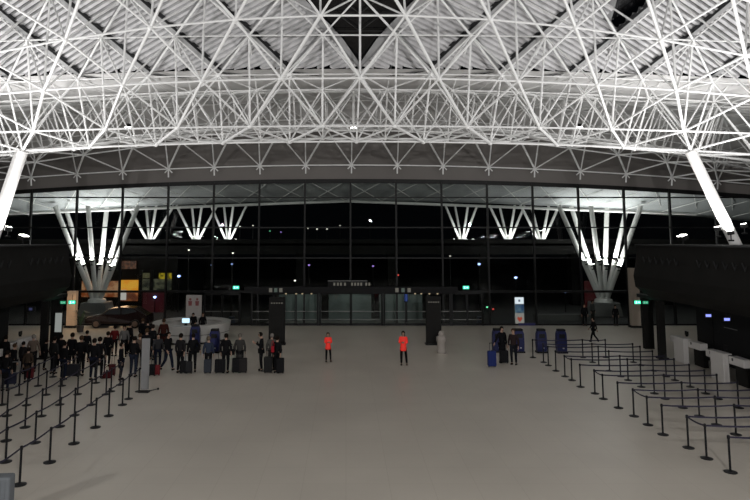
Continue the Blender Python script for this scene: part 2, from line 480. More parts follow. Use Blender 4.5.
# ---- exit signs
def exit_sign(px, py, Y, w, lab, arrow=True, s=2.2):
    p = P(px, py, Y)
    t = thing('exit_sign', lab, 'exit sign', (p.x, p.y, p.z))
    box('housing', (0, .04, 0), (w+.06, .06, w*.5+.05), BLK2, t)
    box('lit_face', (0, 0, 0), (w, .02, w*.5), emat('exit_green%s' % s, (.05, .75, .38), s), t)
    W_ = emat('exit_white%s' % s, (.8, 1, .9), s)
    b = B(); bm_sphere(b, (-w*.2, -.014, w*.15), w*.05, 8, (1, .15, 1))
    bm_box(b, (-w*.22, -.014, w*.02), (w*.07, .006, w*.17)); bm_box(b, (-w*.27, -.014, -w*.12), (w*.05, .006, w*.16), rot=Euler((0, .6, 0)).to_matrix()); bm_box(b, (-w*.16, -.014, -w*.12), (w*.05, .006, w*.16), rot=Euler((0, -.6, 0)).to_matrix())
    obj('running_figure', b, W_, t)
    b = B(); bm_box(b, (w*.15, -.014, 0), (w*.26, .006, w*.06)); bm_box(b, (w*.27, -.014, w*.05), (w*.14, .006, w*.05), rot=Euler((0, .8, 0)).to_matrix()); bm_box(b, (w*.27, -.014, -w*.05), (w*.14, .006, w*.05), rot=Euler((0, -.8, 0)).to_matrix())
    obj('arrow', b, W_, t)
    tube('hanger', (0, .04, w*.25), (0, .04, w*.25+.35), .012, BLK2, t, 6)
exit_sign(236, 287.5, YW-.6, .44, 'green lit exit sign on the glass wall left of the entrance portal')
exit_sign(466, 287.5, YW-.6, .44, 'green lit exit sign on the glass wall right of the entrance portal')
exit_sign(637.5, 302.3, 37, .36, 'bright green exit sign at the cream pier, right side of hall')
exit_sign(645.5, 302.5, 36.2, .30, 'dim green exit sign under the black canopy, right side of hall', s=.5)
exit_sign(72, 302.3, 37, .38, 'bright green exit sign at the cream pier, left side of hall')
exit_sign(63, 302.5, 36.2, .30, 'dim green exit sign under the black canopy, left side of hall', s=.5)

# ================================================================== OUTSIDE
zS = headz(0)
CANO = mat('canopy_soffit', (.50, .52, .52), .7, noise=.55, nscale=.35)
for nm_ in ('c',):
    can = thing('outdoor_canopy', 'pale arched canopy soffit seen through the top of the glass wall', 'canopy', (0, 0, 0))
    b = B(); xs_ = [-40+80*k/32 for k in range(33)]
    pr = [(YW+.4, 0.05), (YW+3, -.35), (53.2, -1.25), (60, -.9), (78, .35)]
    VV = [[b.verts.new((x, Y, headz(x)+dz)) for x in xs_] for Y, dz in pr]
    for a in range(len(pr)-1):
        for c in range(32): b.faces.new((VV[a][c], VV[a][c+1], VV[a+1][c+1], VV[a+1][c]))
    obj('soffit', b, CANO, can, smooth=True)
    b = B()
    for k in range(-12, 12):
        x = 3*k
        for (a, c) in ((0, 1), (1, 0)):
            bm_tube(b, (x+3*a, YW+.8, headz(x)-.02), (x+3*c, 53, headz(x)-1.3), .03, 5)
    obj('lattice', b, COLW, can)
    for sx in (-1, 1):
        tube('edge_beam', (0, 53.2, headz(0)-1.3), (sx*30, 53.2, headz(30)-1.3), .12, COLW, can)
LAMPW = emat('floodlight_lens', (1, .98, .92), 14.)
def flood(p, lab, aim=(0, 0, 1), power=0, size=.5, grp=None, lens=.13, spread=None):
    t = thing('floodlight', lab, 'floodlight', p, 0, grp)
    q = Vector(aim).normalized().to_track_quat('Z', 'Y').to_matrix()
    b = B(); bm_box(b, (0, 0, 0), (lens*2.4, lens*1.8, lens*1.1), rot=q); obj('housing', b, BLK2, t, bevel=.02)
    b = B(); bm_box(b, Vector(aim).normalized()*lens*.62, (lens*2.1, lens*1.5, .03), rot=q); obj('lens', b, LAMPW, t)
    b = B(); bm_tube(b, (0, 0, -lens*2.2), (0, 0, 0), .025, 6); bm_tube(b, (-lens*.8, 0, -lens*2.2), (lens*.8, 0, -lens*2.2), .04, 6); obj('bracket', b, BLK2, t)
    if power:
        L = bpy.data.lights.new('flood_lamp', 'AREA'); L.energy = power; L.size = size; L.color = (1, .99, .985)
        if spread: L.spread = spread
        lo = bpy.data.objects.new('flood_lamp', L); COL.objects.link(lo); lo.parent = t
        lo.location = Vector(aim).normalized()*lens*1.1
        lo.rotation_euler = (-Vector(aim).normalized()).to_track_quat('Z', 'Y').to_euler()
    return t
def fan(cx, cy, zbase, ztop, r, tops_, lab, side, power, split=.35, kn=.16):
    t = thing('branching_column', lab, 'column', (cx, cy, zbase))
    for (dx, dy, zt) in tops_:
        tube('branch', (dx*.06, dy*.06, 0), (dx, dy, zt-zbase), r, COLW, t, 12)
    b = B(); bm_lathe(b, [(0.0, -.02), (.75, 0), (.7, .22), (.45, .35), (0.0, .4)], 16); obj('base_casting', b, COLW, t)
    return t
cxs = {-1: P(97, 300, 53).x, 1: P(603.5, 300, 53).x}
for sx, nm_ in ((-1, 'left'), (1, 'right')):
    cx = cxs[sx]; cy = 53.0
    pxs = [(55, -1.5), (65, 1.6), (88, -1.6), (107, 1.4), (125, 1.8), (138, -1.2)] if sx < 0 else [(559, -1.2), (571, 1.6), (591, -1.6), (607, 1.2), (627, 1.8), (641, -1.5)]
    tp = []
    for px, dy in pxs:
        p = P(px, 206, cy+dy); tp.append((p.x-cx, dy, p.z))
    fan(cx, cy, 1.15, 9, .19, tp, 'white fan of six sloping tubes rising from a plinth outside the %s end of the glass wall' % nm_, sx, 0)
    pl = thing('column_plinth', 'grey tapered concrete plinth under the %s outdoor fan of tubes' % nm_, 'plinth', (cx, cy, 0))
    b = B(); bm_prism(b, [(-1.25, 0), (1.25, 0), (1.0, 1.15), (-1.0, 1.15)], 'Y', -.9, .9); obj('plinth_block', b, mat('concrete', (.16, .16, .155), .8), pl, bevel=.04)
    b = B(); bm_box(b, (0, 0, .03), (2.9, 2.2, .06)); obj('footing', b, ASPH, pl)
    # ring of floodlights on the fan
    for k, (dx, dy, zt) in enumerate(tp):
        f = .36 if k % 2 else .42
        z = 1.15+(zt-1.15)*f
        p = Vector((cx+dx*f*1.0, cy+dy*f-.35, z+.1))
        ft = flood(p, '%s floodlight of the ring clamped to the %s outdoor fan of tubes' % (['outermost far', 'second', 'third', 'fourth', 'fifth', 'sixth'][k], nm_), (dx*.12, .15, 1), 230, .25, 'floodlights on the outdoor fans of tubes', .15)
    # smaller fans farther off
    far = [(150, 10, 64, 0), (196, 9, 70, 0), (228, 8, 74, 0)] if sx < 0 else [(553-12, 10, 64, 0), (508, 9, 70, 0), (462, 8, 74, 0)]
    for q, (px, w, Y, _) in enumerate(far):
        c = P(px, 238, Y); tops2 = []
        for k in range(4):
            d = (k-1.5)*w*.085*Y/60*1.6
            tops2.append((d, (k % 2)*1.2-.6, P(px, 205.5, Y).z))
        fan(c.x, Y, 6.0, 9, .13, tops2, 'distant white fan of thin tubes, %s from the %s outdoor plinth' % (ORD[q], nm_), sx, 0)
        for k in (0, 2, 3):
            flood((c.x+tops2[k][0]*.55, Y-.9, 6.27), 'small floodlight, %s of three, below the %s distant fan from the %s plinth' % (['left one', '', 'middle one', 'right one'][k], ORD[q], nm_), (0, .25, 1), 45, .25, 'floodlights below the distant fans of tubes', .12)
# viaduct deck behind
vd = thing('viaduct_deck', 'dark raised road deck behind the glass wall', 'viaduct', (0, 0, 0))
box('deck_slab', (0, 69.5, 5.5), (120, 24, 1.0), BLK, vd)
box('parapet', (0, 57.6, 6.1), (120, .2, .6), BLK, vd)
for k in range(-5, 6): box('pier', (k*9+4.5, 62, 2.5), (.8, 1.2, 5.0), BLK, vd)
# small lights in the night
def dist_lamp(k, px, py, Y, col, s, r, lab):
    p = P(px, py, Y); zb0 = 6.0 if Y > 60 else 0.; p = p-Vector((0, 0, zb0)); t = thing('street_lamp', lab, 'street lamp', (p.x, Y, zb0), 0, 'distant lamps in the night')
    b = B(); bm_tube(b, (0, 0, 0), (0, 0, p.z-.05), .05, 6, .03); bm_tube(b, (0, 0, p.z-.02), (.25, 0, p.z+.04), .03, 6); obj('lamp_post', b, BLK2, t)
    b = B(); bm_lathe(b, [(0, -r), (r, -r*.4), (r*1.1, r*.3), (.02, r*.7)], 10, (0, -.05, p.z)); obj('lamp_head', b, emat('lamp_%s_%s' % (col, s), col, s), t)
WHc, BLc, GRc, RDc, VIc = (1, .95, .85), (.35, .5, 1), (.2, 1, .5), (1, .1, .08), (.5, .3, 1)
LL = [(189, 250, 55.5, WHc, 2, 'white lamp above the round desk'), (233, 253, 55.5, WHc, 2, 'white lamp over the left exit sign'), (212, 265, 55.5, BLc, 1, 'bluish lamp above the two-figure sign'),
 (232, 264, 53.0, BLc, 1, 'bluish lamp just over the left exit sign'), (270, 231, 72, GRc, .6, 'tiny green lamp high up'), (281, 232, 72, VIc, .8, 'violet lamp high up'), (308, 228, 72, WHc, 2, 'first of the row of high white lamps'),
 (317, 229, 72, WHc, 1.5, 'second of the row of high white lamps'), (327, 229, 72, WHc, 1.2, 'third of the row of high white lamps'), (340, 225.5, 72, WHc, .6, 'faint fourth of the row of high lamps'), (370, 220, 72, WHc, 2, 'highest lamp, right of the middle mullion'),
 (240, 226.5, 72, WHc, 1.5, 'high lamp beside the left fans'), (253, 225.5, 72, WHc, 1, 'second high lamp beside the left fans'), (309, 265, 55.5, VIc, 1.2, 'violet lamp above the left doors'), (373, 266, 55.5, VIc, 1, 'violet lamp above the middle doors'),
 (295, 280.5, 55.5, WHc, 2.5, 'white lamp just above the portal beam'), (458, 235.5, 72, WHc, 1.2, 'lamp between the right fans'), (450, 256, 55.5, WHc, .6, 'faint lamp right of centre'), (479, 264, 55.5, BLc, 3, 'bright bluish lamp over the right exit sign'),
 (398, 275, 55.5, RDc, 1, 'red lamp above the right pylon'), (515.6, 277.5, 55.5, BLc, 4, 'large bluish lamp above the lit totem'), (487, 307, 55.5, GRc, 1.5, 'low green lamp beside the right doors'), (179, 276, 55.5, BLc, 5, 'large bluish lamp left of the round desk'),
 (155, 297, 55.5, BLc, 5, 'bright bluish lamp in front of the red banner'), (493, 309, 55.5, RDc, .8, 'low red lamp beside the right doors'), (565, 292, 55.5, BLc, 1.5, 'bluish lamp left of the right plinth')]
for k, (px, py, Y, c, s, l) in enumerate(LL):
    dist_lamp(k, px, py, Y, c, s, .125 if s > 2.5 else .085, 'street lamp outside at night: '+l)
# forecourt: dim pale paving and low kerb walls outside
box_ = box('low_wall', (0, 0, .25), (4.4, .5, .5), mat('dim_concrete', (.10, .10, .098), .85)); box_.location = (P(562, 318, 50).x, 50, 0); tag(box_, 'low dark concrete bench wall outside, beyond the blue kiosks', 'low wall')
for k, px in enumerate((300, 350, 401)):
    Y = 49.6
    o = box('vestibule_screen', (0, 0, 1.25), (3.35, .08, 2.4), mat('dim_green_grey', (.10, .125, .12), .6)); o.location = (P(px, 310, Y).x, Y, 0)
    tag(o, 'dim green-grey panel in the vestibule behind the %s doors' % ['left', 'middle', 'right'][k], 'panel', 'vestibule panels')
b = B(); bm_box(b, (P(351, 310, 49).x, 49.4, .015), (13, 4, .03)); tag(obj('entrance_mat', b, mat('pale_paving', (.16, .155, .15), .7)), 'grey paving just outside the central doors', 'paving')
# small ad screen outside right door
t = thing('blue_screen', 'small upright blue screen outside, behind the glass left of the right pylon', 'screen', (P(406, 297, 49).x, 49.0, 0))
zz = P(406, 297, 49).z; box('screen_face', (0, -.06, zz), (.2, .02, .65), emat('screen_blue', (.12, .25, 1), .9), t); box('screen_case', (0, 0, zz), (.3, .1, .8), BLK2, t); box('screen_post', (0, 0, (zz-.4)/2), (.08, .08, zz-.4), BLK2, t)
# reflection of shops in the left glass, built as lit panels outside
Ysh = 57.3
def panel(name, x0, y0, x1, y1, Y, m, parent, loc):
    a = P(x0, y0, Y); c = P(x1, y1, Y)
    b = B(); bm_box(b, ((a.x+c.x)/2-loc[0], Y-loc[1], (a.z+c.z)/2), (abs(c.x-a.x), .05, abs(a.z-c.z)))
    return obj(name, b, m, parent)
l0 = (P(110, 300, Ysh).x, Ysh)
def face_mat(name, c1, c2, s, sc_=1.2):
    m = bpy.data.materials.new(name); m.use_nodes = True; nt = m.node_tree; bb = nt.nodes['Principled BSDF']
    tc = nt.nodes.new('ShaderNodeTexCoord'); n = nt.nodes.new('ShaderNodeTexNoise'); n.inputs['Scale'].default_value = sc_; n.inputs['Detail'].default_value = 2
    r = nt.nodes.new('ShaderNodeValToRGB'); r.color_ramp.elements[0].position = .42; r.color_ramp.elements[1].position = .6
    r.color_ramp.elements[0].color = (*c1, 1); r.color_ramp.elements[1].color = (*c2, 1)
    nt.links.new(tc.outputs['Object'], n.inputs['Vector']); nt.links.new(n.outputs['Fac'], r.inputs['Fac'])
    nt.links.new(r.outputs['Color'], bb.inputs['Emission Color']); bb.inputs['Emission Strength'].default_value = s; bb.inputs['Base Color'].default_value = (.02, .02, .02, 1)
    return m
t = thing('reflected_shop_front', 'orange-lit shop front standing in for a reflection in the glass, behind the left fan of tubes', 'shop front', (l0[0], Ysh, 0))
panel('shop_wall', 60, 256, 176, 322, Ysh+.3, BLK, t, l0)
panel('lit_poster', 82, 281, 119, 297, Ysh, face_mat('poster_amber', (.45, .10, .02), (1, .55, .28), .30), t, l0)
panel('lit_poster', 121, 280, 139, 291, Ysh, face_mat('poster_orange', (1, .36, .02), (1, .50, .05), .62), t, l0)
panel('counter_display', 121, 291, 139, 301, Ysh, face_mat('display_orange', (.25, .07, .03), (.9, .28, .08), .30), t, l0)
panel('price_board', 120.5, 290, 126, 300, Ysh-.2, emat('price_white', (.9, .85, .8), .5), t, l0)
panel('fascia_sign', 121, 261, 136, 269, Ysh, face_mat('fascia_brown', (.06, .02, .01), (.5, .2, .1), .22, 4), t, l0)
panel('shop_sign', 159, 273, 172, 279, Ysh, face_mat('sign_yellow', (.15, .12, .0), (.8, .6, .02), .4, 3), t, l0)
panel('shop_sign', 140, 273, 151, 278, Ysh, emat('sign_olive', (.35, .33, .15), .16), t, l0)
panel('shop_glow', 140, 279, 172, 290, Ysh+.05, face_mat('glow_green', (.02, .03, .02), (.25, .25, .15), .22, 2), t, l0)
for x0, x1 in ((139, 141), (150, 152), (172, 174)): panel('shop_column', x0, 270, x1, 322, Ysh-.1, BLK2, t, l0)
o = panel('red_banner', 143, 292, 166, 320, 55.6, emat('banner_red', (.6, .02, .06), .035), None, (P(154, 300, 55.6).x, 55.6)); o.location = (P(154, 300, 55.6).x, 55.6, 0); tag(o, 'dark red banner beneath the yellow shop sign, part of the reflected shops', 'banner')
o = panel('red_banner', 584, 281, 597, 320, 55.6, emat('banner_red2', (.5, .02, .03), .035), None, (P(590, 300, 55.6).x, 55.6)); o.location = (P(590, 300, 55.6).x, 55.6, 0); tag(o, 'dark red banner behind the right outdoor fan of tubes', 'banner')

# ================================================================== BLACK CANOPIES AND COUNTERS EACH SIDE
def side(sx):
    nm_ = 'left' if sx < 0 else 'right'
    ax = .25 if sx > 0 else .55
    X = lambda x: ax+sx*x
    xi = P(637, 246, 35.2).x-.25 if sx > 0 else -(P(68, 246, 35.2).x-.55)
    zt = P(OX, 245.2, 35.2).z; zb = P(OX, 302, 34).z
    t = thing('overhead_canopy', 'large black rounded canopy over the check-in desks on the %s side' % nm_, 'canopy', (0, 0, 0))
    pr = [(xi, zt), (xi-.12, zt-.9), (xi-.28, zt-1.7), (xi-.2, zt-2.3), (xi+.15, zb+.45), (xi+.7, zb+.1), (xi+1.3, zb), (xi+9, zb), (xi+9, zt)]
    b = B(); bm_prism(b, [(X(a), z) for a, z in pr], 'Y', 13, 35.2); obj('canopy_shell', b, BLK, t)
    b = B(); bm_box(b, (X(xi+4.5), 24.1, zt+.03), (9.2, 22.4, .07)); obj('top_rim', b, mat('rim_grey', (.03, .03, .03), .7, spec=.1), t)
    for k in range(22):
        if k in (6, 7): continue
        y = 34.3-k*.66
        b = B(); bm_tube(b, (X(xi-.15), y, zt-.62), (X(xi-.17), y-.22, zt-.95), .035, 6); bm_tube(b, (X(xi-.17), y-.22, zt-.95), (X(xi-.16), y-.32, zt-.72), .03, 6)
        obj('hook_bracket', b, mat('hook_grey', (.022, .022, .022), .8, spec=.1), t)
    # floodlights on top
    for k, (y, pw) in enumerate(((32.6, .35), (26.5, 1.35), (21, 1.1), (15, 1))):
        flood((X(xi+1.2), y, zt+.42), 'floodlight on top of the black %s canopy, %s counting from the glass wall' % (nm_, ORD[k]), (-sx*.35, -.05, 1), 560*pw, 1.0, None, .2)
    # pier and dark support wall
    px = 636.5 if sx > 0 else 70.5
    pc = P(px, 323, 44)
    pcx = P(px, 320, 46).x
    pr_ = thing('cream_pier', 'cream pier at the %s end of the glass wall' % nm_, 'pier', (pcx, 46.2, 0))
    pz = P(OX, 268 if sx > 0 else 291, 46.2).z; box('pier_shaft', (0, 0, pz/2), (.62, .5, pz), CREAM if sx > 0 else mat('cream_glow_in_colour', (.6, .42, .27), .7, emit=(1, .6, .35), estr=.08), pr_, bevel=.03)  # warm light on the left pier is put into its colour and glow
    box('pier_base', (0, 0, .08), (.8, .66, .16), DKG, pr_)
    bw = thing('back_wall', 'dark back wall with panel joints behind the %s check-in desks' % nm_, 'partition', (X(0), 0, 0))
    box('wall_panel', (sx*(xi+3.1), 24, zb/2), (.2, 22, zb), DKG, bw)
    for k in range(6): box('panel_joint', (sx*(xi+2.99), 33.5-k*3.3, zb/2), (.03, .12, zb-.1), BLK2, bw)
    for k in range(3):
        box('light_slot', (sx*(xi+2.98), 31.9-k*3.3, 1.95), (.02, 1.1, .04), mat('slot_grey', (.10, .10, .10), .4), bw)
    ew = thing('end_screen', 'black vertical end screen holding up the %s canopy' % nm_, 'partition', (0, 0, 0))
    ex = P(661.5 if sx > 0 else 44, 340, 34.4)
    box('screen_panel', (ex.x, 34.4, zb/2), (.34, .3, zb), BLK, ew); box('screen_foot', (ex.x, 34.4, .04), (.5, .5, .08), BLK2, ew)
    e2 = P(648 if sx > 0 else 56, 330, 37.5); box('screen_panel', (e2.x, 37.5, 1.6), (.55, .3, 3.2), BLK, ew); box('screen_rail', ((ex.x+e2.x)/2, 36, 3.1), (.3, 3.2, .2), BLK2, ew)
    for k in range(3):
        g0, g1 = G(680.3, 362), G(719, 380.5); cy = g0.y+(g1.y-g0.y)*k; cxx = g0.x+(g1.x-g0.x)*k; cxx = cxx if sx > 0 else -cxx+.8
        ct = thing('checkin_counter', 'white check-in counter with two side wings, %s from the glass wall on the %s side' % (ORD[k], nm_), 'counter', (cxx, cy, 0))
        box('front_panel', (0, 0, .62), (.12, 1.0, 1.24), WHT, ct, bevel=.02)
        box('side_panel', (sx*.12, -.49, .62), (.14, .06, 1.22), WHT, ct)
        box('desk_top', (sx*.14, 0, 1.26), (.40, 1.06, .06), WHT, ct, bevel=.015)
        for e in (-1, 1):
            wl = .75 if e > 0 else 1.15; wy = .53+wl/2
            wg = box('desk_wing', (sx*.36, e*(wy+.0), 1.04), (.40, wl-.08, .34), WHT, ct, bevel=.02)
            box('desk_stand', (sx*.48, e*(wy+.03), .455), (.25, wl-.3, .91), BLK, ct)
            box('keyhole', (sx*.155, e*.85, 1.10), (.02, .09, .12), BLK2, wg)
        b = B(); bm_box(b, (sx*.5, .15, 1.47), (.05, .30, .20)); bm_box(b, (sx*.5, .15, 1.34), (.12, .06, .10)); obj('monitor', b, BLK2, ct)
    for k in range(2 if sx > 0 else 1):
        p = P(708 if k == 0 else 726.5, 315.5 if k == 0 else 319.3, 31.2-k*1.5) if sx > 0 else P(31, 309, 31)
        m_ = thing('hanging_monitor', 'small screen glowing blue hanging over the %s check-in desks, %s one' % (nm_, 'farther' if k == 0 else 'nearer'), 'monitor', p)
        box('monitor_case', (0, .0, 0), (.40, .06, .24), BLK2, m_)
        box('monitor_screen', (0, -.04, 0), (.26 if sx > 0 else .15, .02, .12), emat('screen_lilac' if sx > 0 else 'screen_dim', (.3, .35, 1), 1.3 if sx > 0 else .08), m_)
        tube('monitor_rod', (0, 0, .14), (0, 0, zb-p.z+.02), .02, BLK2, m_, 6)
side(-1); side(1)
o = thing('lit_panel_board', 'narrow pale glowing upright panel at the left end beside the cream pier', 'panel', (P(58.5, 320, 36.6).x, 36.6, 0))
a = P(55.5, 313, 36.6); c = P(61, 332, 36.6)
box('panel_face', (0, 0, (a.z+c.z)/2), (c.x-a.x, .05, a.z-c.z), emat('pale_panel', (.8, .85, .8), .28), o); box('panel_frame', (0, .05, a.z/2), (c.x-a.x+.1, .05, a.z+.06), BLK2, o)
# ---- big interior columns leaning out of the frame
for sx in (-1, 1):
    nm_ = 'left' if sx < 0 else 'right'
    e = EE[5.*sx]
    if sx > 0:
        base = Vector((P(733.5, 240, 31.6).x, 31.6, 0)); d = (P(735, 240, 31.6)-e); base = e+d*((e.z)/(-d.z))
    else:
        d = (P(-8, 240, 31.6)-e); base = e+d*((e.z)/(-d.z))
    t = thing('branching_column', 'thick white leaning tubes rising over the black canopy on the %s side to the roof frame' % nm_, 'column', (base.x, base.y, 0))
    targets = [(5., EE, .27)]
    if sx < 0: targets += [(4.75, None, .25)]
    targets += [(6., EE, .25), (7., EE, .25)]
    for i, rw, r in targets:
        q = EE[i*sx] if rw else EE[5.*sx]+Vector((-.9, 1.4, .1))
        bot = Vector((0, 0, 0))+Vector(((i-6)*.12*sx, 0, 0)) if rw else Vector((-.6, .9, 0))
        tube('branch', bot, q-Vector((base.x, base.y, 0))-Vector((0, 0, .05)), r*1.0, COLW, t, 16)
    b = B(); bm_lathe(b, [(0, 0.0), (1.0, 0.0), (.95, .3), (.5, .55), (0, .6)], 20); obj('base_casting', b, COLW, t)
    # lamps clamped on the column
    for k, (fx, z) in enumerate(((-.9, 6.95), (-.35, 6.75), (.5, 7.1))):
        p = e.lerp(base, (e.z-z)/e.z)
        flood((p.x+fx*(1 if sx > 0 else -1), p.y-.5, z), '%s floodlight clamped low on the thick leaning column, %s side' % (['innermost', 'middle', 'outermost'][k], nm_), (-sx*.15, .1, 1), 45, .5, None, .17)

# ================================================================== ROUND DESK, SIGNS, KIOSKS
c0 = G(191, 345.5); R = 2.45; cy = c0.y+R; cx = P(192, 330, cy).x
t = thing('information_desk', 'white round information desk ring behind the queue', 'desk', (cx, cy, 0))
b = B(); bm_lathe(b, [(R-.25, 0), (R-.12, .12), (R, .95), (R+.02, 1.12), (R-.5, 1.12), (R-.5, 1.0), (R-.35, .9), (R-.35, 0)], 48); obj('counter_ring', b, mat('desk_white', (.42, .41, .39), .35), t, smooth=False)
b = B(); bm_lathe(b, [(R-.135, .10), (R-.2, 0.0), (R-.1, 0)], 48); obj('kick_plate', b, BLK2, t)
b = B(); bm_lathe(b, [(R-.03, .55), (R-.02, .58)], 48); obj('shadow_line', b, BLK2, t)
mp = P(190, 320, cy-.9)
m_ = thing('desk_monitor', 'white glowing monitor on the round information desk', 'monitor', (mp.x, mp.y-1.2+.2, 1.12))
box('monitor_screen', (0, -.04, .3), (.46, .02, .28), emat('screen_white', (.6, .85, 1), 1.3), m_); box('monitor_case', (0, 0, .3), (.52, .05, .34), BLK2, m_); box('monitor_stand', (0, 0, .08), (.16, .12, .16), BLK2, m_)
# white totem with two pictograms
tp = P(193.5, 320, 45.4); zt = P(193, 295, 45.4).z
t = thing('sign_totem', 'white upright sign with two reddish figure symbols behind the round desk', 'sign', (tp.x, 45.4, 0))
box('sign_board', (0, 0, zt/2), (1.12, .12, zt), mat('totem_white', (.34, .32, .30), .5, emit=(1, .95, .9), estr=.012), t, bevel=.02)
for e in (-1, 1):
    b = B(); bm_sphere(b, (e*.25, -.075, zt-.30), .09, 10, (1, .12, 1)); bm_prism(b, [(e*.25-.11, zt-.75), (e*.25+.11, zt-.75), (e*.25+.14, zt-.42), (e*.25-.14, zt-.42)], 'Y', -.085, -.07)
    obj('figure_symbol', b, mat('symbol_red', (.22, .06, .06), .5), t)
# lit totem
tp = G(518.5, 324.5)
t = thing('lit_totem', 'narrow lit totem with white head, blue picture and red emblem', 'totem', (tp.x, tp.y-.3, 0))
Yt = tp.y-.3
def tz_(y): return P(518, y, Yt).z
w = 9.5*Yt/F
box('totem_case', (0, 0, tz_(297)/2), (w, .16, tz_(297)), mat('totem_grey', (.25, .25, .25), .4), t, bevel=.02)
box('header_panel', (0, -.09, tz_(300.5)), (w*.9, .02, tz_(297.5)-tz_(304)), emat('totem_head', (.85, .92, 1), 1.1), t)
box('picture_panel', (0, -.09, tz_(308.5)), (w*.9, .02, tz_(304.5)-tz_(312.5)), face_mat('totem_pic', (.05, .15, .4), (.25, .45, .6), .30, 3), t)
lp = box('emblem_panel', (0, -.09, tz_(318.5)), (w*.9, .02, tz_(313)-tz_(324)), emat('totem_low', (.8, .75, .7), .32), t)
b = B(); bm_prism(b, [(0, tz_(321.8)), (.2, tz_(318.5)), (.13, tz_(316.5)), (0, tz_(317.5)), (-.13, tz_(316.5)), (-.2, tz_(318.5))], 'Y', -.115, -.10); obj('emblem', b, emat('emblem_red', (.8, .1, .05), .45), lp)
box('header_mark', (0, -.105, tz_(300.5)), (.14, .01, .16), emat('mark_grey', (.3, .35, .5), .4), t)
o = box('floor_bar', (0, 0, .08), (1.25, .3, .16), mat('bar_blue', (.02, .02, .12), .5)); o.location = (G(526, 325).x, Yt-.1, 0); tag(o, 'low dark blue bar on the floor right of the lit totem', 'bar')
# blue self-service kiosks
def kiosk_proto():
    t = thing('self_service_kiosk', '', 'kiosk')
    b = B(); bm_prism(b, [(-.27, .08), (.27, .08), (.29, .5), (.27, 1.05), (.22, 1.22), (-.22, 1.22), (-.27, 1.05), (-.29, .5)], 'Y', -.2, .2); obj('kiosk_body', b, BLUE, t, bevel=.03)
    b = B(); bm_box(b, (0, -.02, 1.27), (.44, .34, .13)); obj('screen_hood', b, BLK, t, bevel=.03)
    box('kiosk_base', (0, 0, .04), (.6, .5, .08), BLK2, t)
    box('receipt_slot', (.06, -.21, .28), (.09, .02, .07), mat('slot_pale', (.35, .35, .4), .5), t)
    box('kiosk_screen', (0, -.205, .95), (.34, .015, .24), BLK2, t)
    return t
kp = kiosk_proto()
for k, (px, py, l) in enumerate([(195, 347, 'left of the pair in front of the round desk'), (214.5, 352.5, 'right of the pair in front of the round desk'), (497.5, 352, 'behind the two standing travellers, farther left'), (519, 352.3, 'just right of the two standing travellers'), (541.5, 352.5, 'first left of the pair beside the right queue posts'), (561.5, 352.8, 'right one of the pair beside the right queue posts')]):
    o = kp if k == 0 else copy_tree(kp); o.location = G(px, py); o['label'] = 'blue self-service kiosk with dark hood, '+l; o['group'] = 'blue self-service kiosks'
# small dark blue box by doors, pale bin
def bin_(px, py, name, lab, m, prof, parts=True):
    t = thing(name, lab, 'bin', G(px, py)); b = B(); bm_lathe(b, prof, 16); obj('bin_body', b, m, t, smooth=True); return t
t = bin_(441.5, 353, 'litter_bin', 'pale grey waisted litter bin at the foot of the right pylon', mat('bin_beige', (.30, .27, .24), .6), [(0, 0), (.27, 0), (.25, .1), (.23, .55), (.29, .72), (.28, .9), (.14, .98)])
b = B(); bm_lathe(b, [(.14, .98), (.17, 1.08), (.12, 1.2), (0, 1.25)], 14); obj('bin_lid', b, mat('bin_beige', (.3, .3, .3)), t, smooth=True)
for px, py, l in ((480, 323.5, 'small dark blue box on the floor beside the right doors'), (232, 323.5, 'small dark blue box on the floor beside the left doors')):
    t = thing('litter_box', l, 'bin', G(px, py)); box('box_body', (0, 0, .25), (.45, .4, .5), mat('dark_blue_box', (.01, .018, .04), .5), t, bevel=.03); box('box_flap', (0, -.02, .52), (.40, .36, .05), mat('flap_grey', (.05, .06, .08), .5), t); box('box_slot', (0, -.21, .38), (.2, .02, .08), BLK2, t)
# acrylic / white upright panel at the end of left barrier
pb_ = G(144.5, 392)
t = thing('banner_panel', 'tall narrow pale upright panel at the corner of the left barriers', 'banner', (pb_.x, pb_.y, 0))
zz = P(144, 338.5, pb_.y).z
box('panel_sheet', (0, 0, zz/2+.05), (.34, .03, zz-.1), mat('pale_sheet', (.17, .17, .17), .5), t); box('panel_foot', (.0, 0, .02), (.42, .36, .04), BLK2, t)
b = B(); bm_tube(b, (.17, 0, .04), (.52, .1, .10), .02, 6); bm_sphere(b, (.54, .1, .11), .05, 8); obj('panel_strut', b, BLK2, t)

